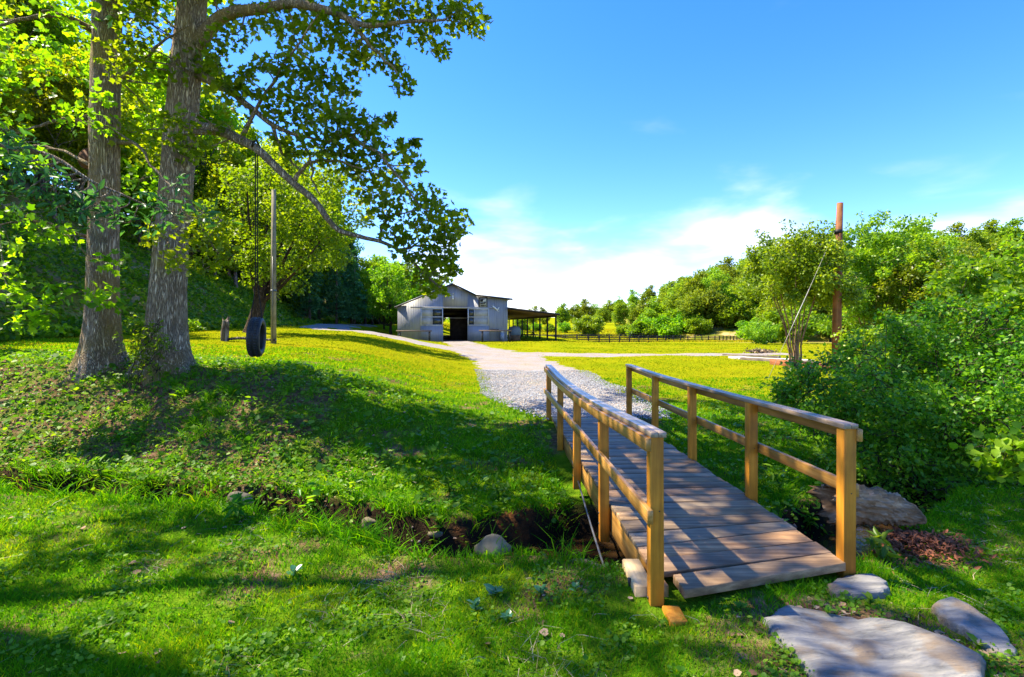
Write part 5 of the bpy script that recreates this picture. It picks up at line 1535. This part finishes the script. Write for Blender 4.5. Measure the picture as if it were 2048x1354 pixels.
def slab_stone(label, outline, h, seed, dz=0.0):
    R = np.random.default_rng(seed)
    pts = np.array([ground_point(a, b_, 1.2)[:2] for a, b_ in outline])
    c = pts.mean(0)
    # densify + roughen the outline
    out = []
    for i in range(len(pts)):
        a, b_ = pts[i], pts[(i + 1) % len(pts)]
        m = max(2, int(np.linalg.norm(b_ - a) / .05))
        for k_ in range(m): out.append(a + (b_ - a) * k_ / m + R.normal(size=2) * .008)
    out = np.array(out); N = len(out)
    z0 = float(np.mean(H(out[:, 0], out[:, 1]))) + dz
    rings = [(1.03, -.12), (1.02, h * .35), (.985, h * .85), (.95, h), (.75, h * 1.06), (.5, h * 1.08), (.25, h * 1.1)]
    V = []
    for f, z in rings:
        p = c + (out - c) * f
        V.append(np.column_stack([p - c, z + .012 * sn(p[:, 0], p[:, 1], .25, seed) * (z > 0) + .03 * sn(p[:, 0], p[:, 1], .7, seed + 1) * (z > 0)]))
    V.append(np.array([[0, 0, h * 1.1]]))
    V = np.concatenate(V); g = Geo(); Q = []
    for r_ in range(len(rings) - 1):
        for i in range(N): Q.append((r_ * N + i, r_ * N + (i + 1) % N, (r_ + 1) * N + (i + 1) % N, (r_ + 1) * N + i))
    e_ = (len(rings) - 1) * N
    for i in range(N): Q.append((e_ + i, e_ + (i + 1) % N, len(V) - 1))
    g.add(V, Q)
    o = link("stepping_stone", g.mesh("stepping_stone", STONE, True), None, (c[0], c[1], z0))
    tag(o, label, "stone", "flat stones at the bridge foot")
slab_stone("largest pale grey flat stone slab, at the bottom right before the bridge", [(1525, 1245), (1575, 1218), (1640, 1226), (1740, 1243), (1820, 1275), (1900, 1310), (1965, 1345), (1960, 1400), (1850, 1440), (1700, 1420), (1620, 1360), (1560, 1290)], .055, 1, .0)
slab_stone("small dark grey flat stone just in front of the bridge deck", [(1652, 1178), (1690, 1161), (1745, 1162), (1775, 1178), (1768, 1198), (1710, 1202), (1665, 1196)], .05, 2)
slab_stone("narrow grey stone slab at the right of the largest one", [(1858, 1222), (1905, 1216), (1950, 1245), (2010, 1280), (2035, 1318), (1985, 1322), (1930, 1278), (1880, 1250)], .05, 3)

def rock(label, p, r, seed, group=None, sq=(1, .8, .6)):
    R = np.random.default_rng(seed)
    nu, nv = 14, 9; V = []
    for i in range(nv + 1):
        ph = math.pi * i / nv
        for j in range(nu):
            a_ = 2 * math.pi * j / nu
            d_ = np.array([math.sin(ph) * math.cos(a_), math.sin(ph) * math.sin(a_), math.cos(ph)])
            f = 1 + .16 * math.sin(3 * d_[0] + seed) + .14 * math.sin(4 * d_[1] + 2 * seed) + .1 * math.sin(5 * d_[2] + seed)
            V.append(d_ * f * r * sq)
    Q = [(i * nu + j, (i + 1) * nu + j, (i + 1) * nu + (j + 1) % nu, i * nu + (j + 1) % nu) for i in range(nv) for j in range(nu)]
    o = link("creek_rock", Geo().add(V, Q).mesh("creek_rock", ROCKM, True), None, tuple(p))
    tag(o, label, "rock", group)
ROCKM = plain_mat("mossy_rock", (0.17, 0.14, 0.085), 0.85, 0.2, 0, 0.45, 7, 0.6)
rock("mossy tan rock beside the near bridge footing", (0.62, 4.02, -.36), .21, 3, "creek rocks", (1.2, .8, .75))
for i, (px, py, r, lab) in enumerate([(470, 1012, .12, "grey wet rock lying in the creek below the trees"), (745, 1065, .13, "brown rock half hidden by grass at the creek edge"), (870, 1082, .12, "dark rock in the creek under the bank, centre of the photo"), (575, 975, .09, "small grey rock at the foot of the far bank"), (985, 1112, .16, "rounded brown rock just over the grassy lip left of the bridge")]):
    rock(lab, ground_point(px, py) + (0, .1, .02), r, 10 + i, "creek rocks")

# ================================================================== GROUND PLANTS (uncountable)
RG = np.random.default_rng(77)
def in_bridge(x, y):
    return (x > yl(y) - .16) & (x < yr(y) + .10) & (y > 3.25 + .25 * (x - 1)) & (y < 9.6)
def on_stone(x, y):
    m = np.zeros(len(x), bool)
    for o in bpy.data.objects:
        if o.name.startswith("stepping_stone"):
            c = o.location; vs = np.array([v.co[:2] for v in o.data.vertices])
            r = np.percentile(np.hypot(vs[:, 0], vs[:, 1]), 60)
            a = np.arctan2(y - c[1], x - c[0]); d_ = np.hypot(x - c[0], y - c[1])
            va = np.arctan2(vs[:, 1], vs[:, 0]); vr = np.hypot(vs[:, 0], vs[:, 1])
            ordr = np.argsort(va); bins = np.linspace(-np.pi, np.pi, 49)
            mx = np.array([vr[(va >= bins[i]) & (va < bins[i + 1])].max(initial=0) for i in range(48)])
            mx = np.where(mx == 0, r, mx)
            m |= d_ < mx[np.clip(np.digitize(a, bins) - 1, 0, 47)] * .93
    return m
def field(n, y0, y1, power, xpad=1.22):
    """random ground positions, thinning out with distance"""
    u = RG.uniform(0, 1, n)
    if power == 1: y = y0 * (y1 / y0) ** u
    else: y = y0 + (y1 - y0) * u
    x = RG.uniform(-1, 1, n) * (xpad * y + .6)
    return x, y

def blades(name, x, y, hgt, wid, tint, mat, lean=.45, R=RG):
    N = len(x)
    z = H(x, y) - .006
    a = R.uniform(0, 6.283, N)
    up = np.stack([np.cos(a) * lean * R.uniform(.2, 1.6, N), np.sin(a) * lean * R.uniform(.2, 1.6, N), np.ones(N)], 1)
    up = unit(up)
    side = unit(np.cross(up, R.normal(size=(N, 3))))
    b0 = np.stack([x, y, z], 1)
    h_, w_ = hgt[:, None], wid[:, None]
    bend = np.stack([np.cos(a), np.sin(a), np.zeros(N)], 1) * (hgt * lean * .55)[:, None]
    V = np.stack([b0 - side * w_ * .5, b0 + side * w_ * .5, b0 + up * h_ * .55 + side * w_ * .4, b0 + up * h_ * .55 - side * w_ * .4, b0 + up * h_ * .95 + bend], 1)
    i = np.arange(N)[:, None] * 5
    return mesh_np(name, V.reshape(-1, 3), [i + np.array([[0, 1, 2, 3]]), i + np.array([[3, 2, 4]])], mat, False, np.repeat(tint, 5))

def bank_t(x, y):
    t_ = y - creek_y(x)
    return np.where(t_ > 0, np.maximum(t_ - 0.75 * np.exp(-((x - 0.9) / 1.15) ** 2), 0), t_)
def litter_zone(x, y):
    t = bank_t(x, y)
    return sstep(-1.2, -3.0, x) * sstep(.5, .8, t) * sstep(4.6, 3.4, t)

# ---- near grass
x, y = field(400000, 2.1, 17, 1)
t = bank_t(x, y)
keep = ((t < -.72) | (t > .58)) & ~in_bridge(x, y) & (drive_dist(x, y) > .05 * RG.normal(size=len(x)))
bare = dirt_amount(x, y)
keep &= RG.uniform(0, 1, len(x)) > np.clip((bare - .34) * 1.9, 0, .93) 
keep &= RG.uniform(0, 1, len(x)) > .55 * litter_zone(x, y)
keep &= RG.uniform(0, 1, len(x)) < np.clip(.72 + .45 * sn(x, y, .38, 21), .15, 1)
x, y = x[keep], y[keep]; keep = ~on_stone(x, y); x, y = x[keep], y[keep]
t = bank_t(x, y)
tuft = np.clip(sn(x, y, .45, 22), 0, 1)
edge = np.exp(-((t + .9) / .25) ** 2)
hg = (.028 + .030 * RG.uniform(0, 1, len(x)) + .055 * tuft * RG.uniform(.3, 1, len(x)) + .045 * edge * RG.uniform(.2, 1, len(x))) * np.where(t > 0, 1.15, 1.0)
hg *= np.interp(y, [2, 8, 17], [1, 1.0, .85])
wd = np.clip(.0042 * y / 2.7, .0042, .03) * RG.uniform(.7, 1.3, len(x))
tn = np.clip(.42 + .30 * sn(x, y, 1.1, 23) + .24 * RG.normal(size=len(x)) - .10 * edge + .14 * sstep(10, 14, y), 0, 1)
o = link("grass", blades("grass", x, y, hg, wd, tn, L_GRASS))
tag(o, "uneven shaded grass on both banks of the creek", "grass", None, "stuff")

# ---- mown lawn further off
x, y = field(150000, 13.5, 70, 1, 1.15)
keep = (drive_dist(x, y) > .12 * RG.normal(size=len(x)))
keep &= (foot_x(y) - x < -.2)
bx = (x - BARN_L[0]) * math.cos(ang) + (y - BARN_L[1]) * math.sin(ang); by = -(x - BARN_L[0]) * math.sin(ang) + (y - BARN_L[1]) * math.cos(ang)
keep &= ~((bx > -.1) & (bx < 15.8) & (by > -.1))
x, y = x[keep], y[keep]
hg = (.022 + .03 * RG.uniform(0, 1, len(x))) * np.interp(y, [14, 70], [1, 1.5])
wd = .0016 * y * RG.uniform(.6, 1.3, len(x))
tn = np.clip(.46 + .22 * sn(x, y, 11, 26) + .24 * sn(x, y, 4.5, 24) + .18 * sn(x, y, 1.2, 25) + .18 * RG.normal(size=len(x)), 0, 1)
o = link("lawn_grass", blades("lawn_grass", x, y, hg, wd, tn, L_LAWN, .7))
tag(o, "mown yellow-green lawn grass around the drive and barn", "grass", None, "stuff")

# ---- dead straw lying in the near grass
x, y = field(30000, 2.1, 9, 1)
t = bank_t(x, y)
keep = (t < -.75) & ~in_bridge(x, y) & (RG.uniform(0, 1, len(x)) < np.clip(.9 * sn(x, y, .6, 27) - .15, .03, 1)) & ~on_stone(x, y)
x, y = x[keep], y[keep]
L_STRAW = leaf_mat("dead_grass", (0.20, 0.15, 0.09), (0.34, 0.27, 0.17), (0.52, 0.44, 0.30), .2, (1, 1, .8), .8, .1, 0)
o = link("dead_grass", blades("dead_grass", x, y, RG.uniform(.04, .10, len(x)), np.clip(.0040 * y / 2.7, .004, .02), RG.uniform(0, 1, len(x)), L_STRAW, 2.2))
tag(o, "straw-coloured dead grass thatch in the near lawn", "grass", None, "stuff")

# ---- small broad-leaved weeds and clover through the near grass and over the far bank
x, y = field(150000, 2.1, 12, 1)
t = bank_t(x, y)
keep = ((t < -.70) | (t > .40)) & ~in_bridge(x, y) & (drive_dist(x, y) > 0)
pat = .5 + .5 * sn(x, y, .55, 31)
far = (t > 0)
dens = np.where(far, np.clip(.40 + .75 * pat, .15, 1) * sstep(5.6, 4.2, t) * (1 - .62 * sstep(-3.2, -1.6, x)) + .30 * sstep(-2.5, -4, x) * sstep(4.2, 3.2, t), np.clip(pat * 1.2 - .55, .03, .7))
keep &= RG.uniform(0, 1, len(x)) < dens
keep &= ~on_stone(x, y)
x, y, far = x[keep], y[keep], far[keep]
z = H(x, y) + np.where(far, RG.uniform(.01, .13, len(x)) + .10 * np.exp(-((t[keep] - .62) / .12) ** 2) * RG.uniform(0, 1, len(x)), RG.uniform(.008, .045, len(x)))
sz = np.where(far, np.clip(.034 * np.exp(.5 * RG.normal(size=len(x))), .012, .11), RG.uniform(.010, .036, len(x))) * np.interp(y, [2, 6, 12], [1, 1.05, 1.3])
tn = np.clip(.42 + .28 * sn(x, y, .5, 32) + .2 * RG.normal(size=len(x)), 0, 1)
o = link("ground_cover", leaf_mesh("ground_cover", WIDE, np.stack([x, y, z], 1), sz, L_WEED, tn, 1.0, RG))
tag(o, "low leafy weeds and clover carpeting the creek banks", "ground cover", None, "stuff")

# ---- taller strappy tufts on the far bank and at the water's edge
cx, cy = [], []
R2 = np.random.default_rng(91)
tx = np.concatenate([R2.uniform(-7.5, 1.0, 170), R2.uniform(3.0, 7, 22), R2.uniform(-6.5, .7, 34)])
tt = np.concatenate([np.concatenate([R2.uniform(.7, 3.6, 90), R2.uniform(.50, .78, 80)]), R2.uniform(.7, 2.5, 22), R2.uniform(-1.0, -.74, 34)])
tyy = creek_y(tx) + tt + np.where(tt > 0, 0.75 * np.exp(-((tx - 0.9) / 1.15) ** 2), 0)
sel = [(px, py) for px, py in [(400, 820), (420, 800), (390, 850), (440, 830), (370, 790), (350, 770), (410, 870), (460, 790)]]
gpts = np.array([ground_point(a, b_)[:2] for a, b_ in sel])
X = np.repeat(np.concatenate([tx, np.repeat(gpts[:, 0], 3)]), 26); Y = np.repeat(np.concatenate([tyy, np.repeat(gpts[:, 1], 3)]), 26)
X = X + R2.normal(size=len(X)) * .05; Y = Y + R2.normal(size=len(Y)) * .05
k_ = ~in_bridge(X, Y); X, Y = X[k_], Y[k_]
o = link("tall_grass", blades("tall_grass", X, Y, R2.uniform(.10, .30, len(X)), R2.uniform(.006, .012, len(X)), np.clip(R2.normal(.33, .22, len(X)), 0, 1), L_GRASS, .75, R2))
tag(o, "taller arching grass tufts along the creek banks", "grass", None, "stuff")

# ---- individual broad-leaved weeds in the foreground
def weed(label, px, py, n, size, col, seed):
    R = np.random.default_rng(seed)
    p = ground_point(px, py, 1.2)
    a_ = np.arange(n) * 2.4 + R.uniform(0, 1)
    dirs = np.stack([np.cos(a_), np.sin(a_), R.uniform(.3, 1.2, n)], 1)
    nrm = np.stack([-.6 * np.cos(a_), -.6 * np.sin(a_), np.ones(n)], 1) + R.normal(size=(n, 3)) * .15
    C = np.zeros((n, 3)); C[:, 2] = R.uniform(0, .05, n)
    T = thing("broadleaf_weed", label, "weed", tuple(p), 0, "broad-leaved weeds in the grass")
    V, P, k_ = scatter(WIDE, C, size * R.uniform(.7, 1.15, n), 0, R, dirs=dirs, normals=nrm, wscale=np.full(n, .75))
    link("leaves", mesh_np("leaves", V, P, col, False, np.repeat(R.uniform(.3, .9, n), k_)), T)
    g = Geo().tube([(0, 0, -.03), (.004, 0, .06)], [.005, .004], 5); link("stem", g.mesh("stem", L_WEED), T)
L_TEAL = leaf_mat("blue_green_leaf", (0.03, 0.11, 0.05), (0.05, 0.17, 0.07), (0.09, 0.25, 0.09), .3, (1.4, 1.5, .8), .3, .5, 0)
for i, (px, py, n, s, lab) in enumerate([
    (990, 1195, 8, .085, "upright blue-green weed standing in the grass left of the bridge foot"),
    (950, 1225, 9, .06, "low blue-green weed just left of the upright one in the grass"),
    (1080, 1195, 7, .06, "blue-green weed in the grass nearest the bridge footing"),
    (1015, 1245, 7, .055, "small green weed below the upright blue-green one"),
    (590, 1155, 5, .07, "single blue-green weed on the grass near the creek lip"),
    (1150, 1190, 6, .05, "small weed beside the bridge's pale footing block"),
    (1740, 1215, 8, .055, "weed growing between the stone slabs"),
    (1480, 1225, 8, .06, "weed at the foot of the bridge deck"),
    (1655, 1235, 6, .05, "small pale weed in front of the dark flat stone"),
    (1960, 1300, 8, .07, "weed at the bottom right corner by the narrow slab")]):
    weed(lab, px, py, n, s, L_TEAL if i < 6 else L_WEED, 500 + i)

# ---- stems of leafy plants hanging over the water
def sprig(label, px, py, h, n, seed, tone=L_WEED):
    R = np.random.default_rng(seed); p = ground_point(px, py)
    T = thing("leafy_sprig", label, "plant", tuple(p), 0, "leafy plants on the creek bank")
    g = Geo(); P, D = [], []
    for s_ in range(4):
        a_ = R.uniform(0, 6.28); e_ = np.array([math.cos(a_) * h * .35, math.sin(a_) * h * .35, h * R.uniform(.75, 1.1)])
        path = smooth_path([(0, 0, -.02), tuple(e_ * (.35, .35, .55)), tuple(e_)], 5); g.tube(path, np.linspace(.006, .002, len(path)), 5, False)
        for j in range(n):
            q = path[int(R.integers(2, len(path)))]; b_ = R.uniform(0, 6.28)
            P.append(q); D.append((math.cos(b_), math.sin(b_), .25))
    link("stem", g.mesh("stem", tone), T)
    link("leaves", leaf_mesh("leaves", LONG, np.array(P), .12 * R.uniform(.6, 1.2, len(P)), tone, None, 1.0, R, dirs=np.array(D)), T)
for i, (px, py, h, lab) in enumerate([
    (620, 1045, .38, "upright leafy plant at the water's edge in front of the creek"),
    (560, 1040, .26, "bushy green plant on the near creek lip left of the upright one"),
    (480, 1045, .20, "short leafy plant at the creek lip beside the wet rock"),
    (260, 895, .30, "broad dark plant in the middle of the litter slope"),
    (200, 960, .28, "pale leafy plant low on the left bank above the water"),
    (110, 900, .24, "leafy plant on the leaf litter at the far left"),
    (780, 935, .22, "leafy plant on the grassy bank left of the bridge"),
    (900, 990, .26, "leafy plant low on the shaded bank in the photo's middle"),
    (1000, 1010, .28, "leafy plant on the shaded bank near the bridge"),
    (700, 1000, .25, "leafy plant at the foot of the bank above the creek bend"),
    (1560, 985, .30, "leafy plant right of the bridge beside the rotten log"),
    (1620, 1060, .22, "bright weedy plant between the deck and the rotten log"),
    (1760, 1120, .20, "green plant in front of the red rotten wood")]):
    sprig(lab, px, py, h, 9, 600 + i, L_WEED if i % 3 else L_SHRUB)

# ---- fallen leaves
x, y = field(60000, 2.1, 12, 1)
t = bank_t(x, y)
dn = np.clip(litter_zone(x, y) * .6 + .8 * np.clip(dirt_amount(x, y) - .45, 0, 1) + .006, 0, 1)
keep = (RG.uniform(0, 1, len(x)) < dn * np.clip(.6 + .5 * sn(x, y, .8, 41), .1, 1)) & ~in_bridge(x, y) & (np.abs(t) > .5) & ~on_stone(x, y)
x, y = x[keep], y[keep]
o = link("leaf_litter", leaf_mesh("leaf_litter", WIDE, np.stack([x, y, H(x, y) + RG.uniform(.004, .03, len(x))], 1), RG.uniform(.02, .06, len(x)), L_LITTER, None, 2.6, RG))
tag(o, "brown fallen leaves littering the bank below the trees", "leaf litter", None, "stuff")

# ---- loose stones on the near end of the drive
n = 15000
i_ = RG.integers(0, 40, n); D_ = DA[i_]
x = D_[:, 0] + RG.uniform(-1, 1, n) * (D_[:, 2] + .25); y = D_[:, 1] + RG.uniform(-.2, .2, n)
OCT_V = np.array([(1, 0, 0), (-1, 0, 0), (0, 1, 0), (0, -1, 0), (0, 0, 1), (0, 0, -1)], float)
OCT_F = [np.array([(0, 2, 4), (2, 1, 4), (1, 3, 4), (3, 0, 4), (2, 0, 5), (1, 2, 5), (3, 1, 5), (0, 3, 5)])]
CHIP = leaf_mat("gravel_chip", (0.16, 0.165, 0.18), (0.30, 0.31, 0.33), (0.48, 0.48, 0.48), 0.0, (1, 1, 1), .8, .2, 0)
V, P, k_ = scatter((OCT_V * (1, .75, .6), OCT_F), np.stack([x, y, H(x, y) + .045], 1), RG.uniform(.010, .026, n), .5, RG)
o = link("gravel_stones", mesh_np("gravel_stones", V, P, CHIP, False, np.repeat(RG.uniform(0, 1, n), k_)))
tag(o, "loose blue-grey gravel at the far end of the footbridge", "gravel", None, "stuff")

# pebbles in the creek bed
n = 1100
x = RG.uniform(-7, 5, n); y = creek_y(x) + RG.normal(size=n) * .24
V, P, k_ = scatter((OCT_V * (1, .8, .6), OCT_F), np.stack([x, y, H(x, y) + .01], 1), RG.uniform(.012, .038, n), .5, RG)
PEB = leaf_mat("creek_pebble", (0.08, 0.055, 0.035), (0.18, 0.13, 0.085), (0.34, 0.26, 0.19), 0, (1, 1, 1), .5, .4, 0)
o = link("creek_pebbles", mesh_np("creek_pebbles", V, P, PEB, False, np.repeat(RG.uniform(0, 1, n), k_)))
tag(o, "small brown pebbles along the creek bed", "pebbles", None, "stuff")

# ---- undergrowth on the lower part of the left hill
n = 130000
y = 9 + 75 * RG.uniform(0, 1, n) ** 1.4
off = RG.uniform(0, 1, n) ** 1.5 * 24
x = foot_x(y) - off + .8
dens = np.clip(1.1 - off / 17 + .5 * sn(x, y, 4, 51), .10, 1)
keep = (RG.uniform(0, 1, n) < dens) & (x > -1.2 * y - 4)
x, y = x[keep], y[keep]
hgt = (.12 + .5 * np.clip(.5 + .6 * sn(x, y, 1.6, 52), 0, 1)) * RG.uniform(0, 1, len(x))
L_UNDER = leaf_mat("undergrowth_leaf", (0.06, 0.145, 0.007), (0.125, 0.235, 0.010), (0.235, 0.325, 0.014), .5, (1.8, 1.7, .4), .5, .3, 0)
o = link("undergrowth", leaf_mesh("undergrowth", WIDE, np.stack([x, y, H(x, y) + hgt], 1), RG.uniform(.10, .22, len(x)) * np.interp(y, [9, 80], [.8, 2.0]), L_UNDER, None, .7, RG))
tag(o, "leafy undergrowth covering the foot of the wooded hill", "undergrowth", None, "stuff")
# rough meadow beyond the fence
n = 26000
y = RG.uniform(100, 190, n); x = RG.uniform(-20, 75, n) * y / 130
x2, y2 = x, y
o = link("meadow_grass", blades("meadow_grass", x2, y2, RG.uniform(.2, .6, n), RG.uniform(.10, .25, n), RG.uniform(.3, 1, n), L_LAWN, .6))
tag(o, "rough tall meadow grass beyond the paddock", "grass", None, "stuff")

# ---- put each thing's origin at its own base
def rebase(o):
    zs = []
    for c in o.children:
        co = np.empty(len(c.data.vertices) * 3, dtype=np.float32); c.data.vertices.foreach_get("co", co)
        zs.append((co.reshape(-1, 3), c.name))
    main = next((z for z, nm in zs if nm.startswith(("trunk", "stems", "log_body", "plank"))), zs[0][0])
    lo = main[main[:, 2] <= main[:, 2].min() + 0.5]
    b_ = lo.mean(0); b_ = Vector((float(b_[0]), float(b_[1]), float(H(b_[0], b_[1]))))
    if o.name.startswith("footbridge"): b_ = Vector((1.6, 6.5, 0.0))
    o.location = b_
    for c in o.children: c.location = c.location - b_
for o in list(bpy.data.objects):
    if o.type == 'EMPTY' and o.parent is None and o.location.length < 1e-6 and o.children:
        rebase(o)
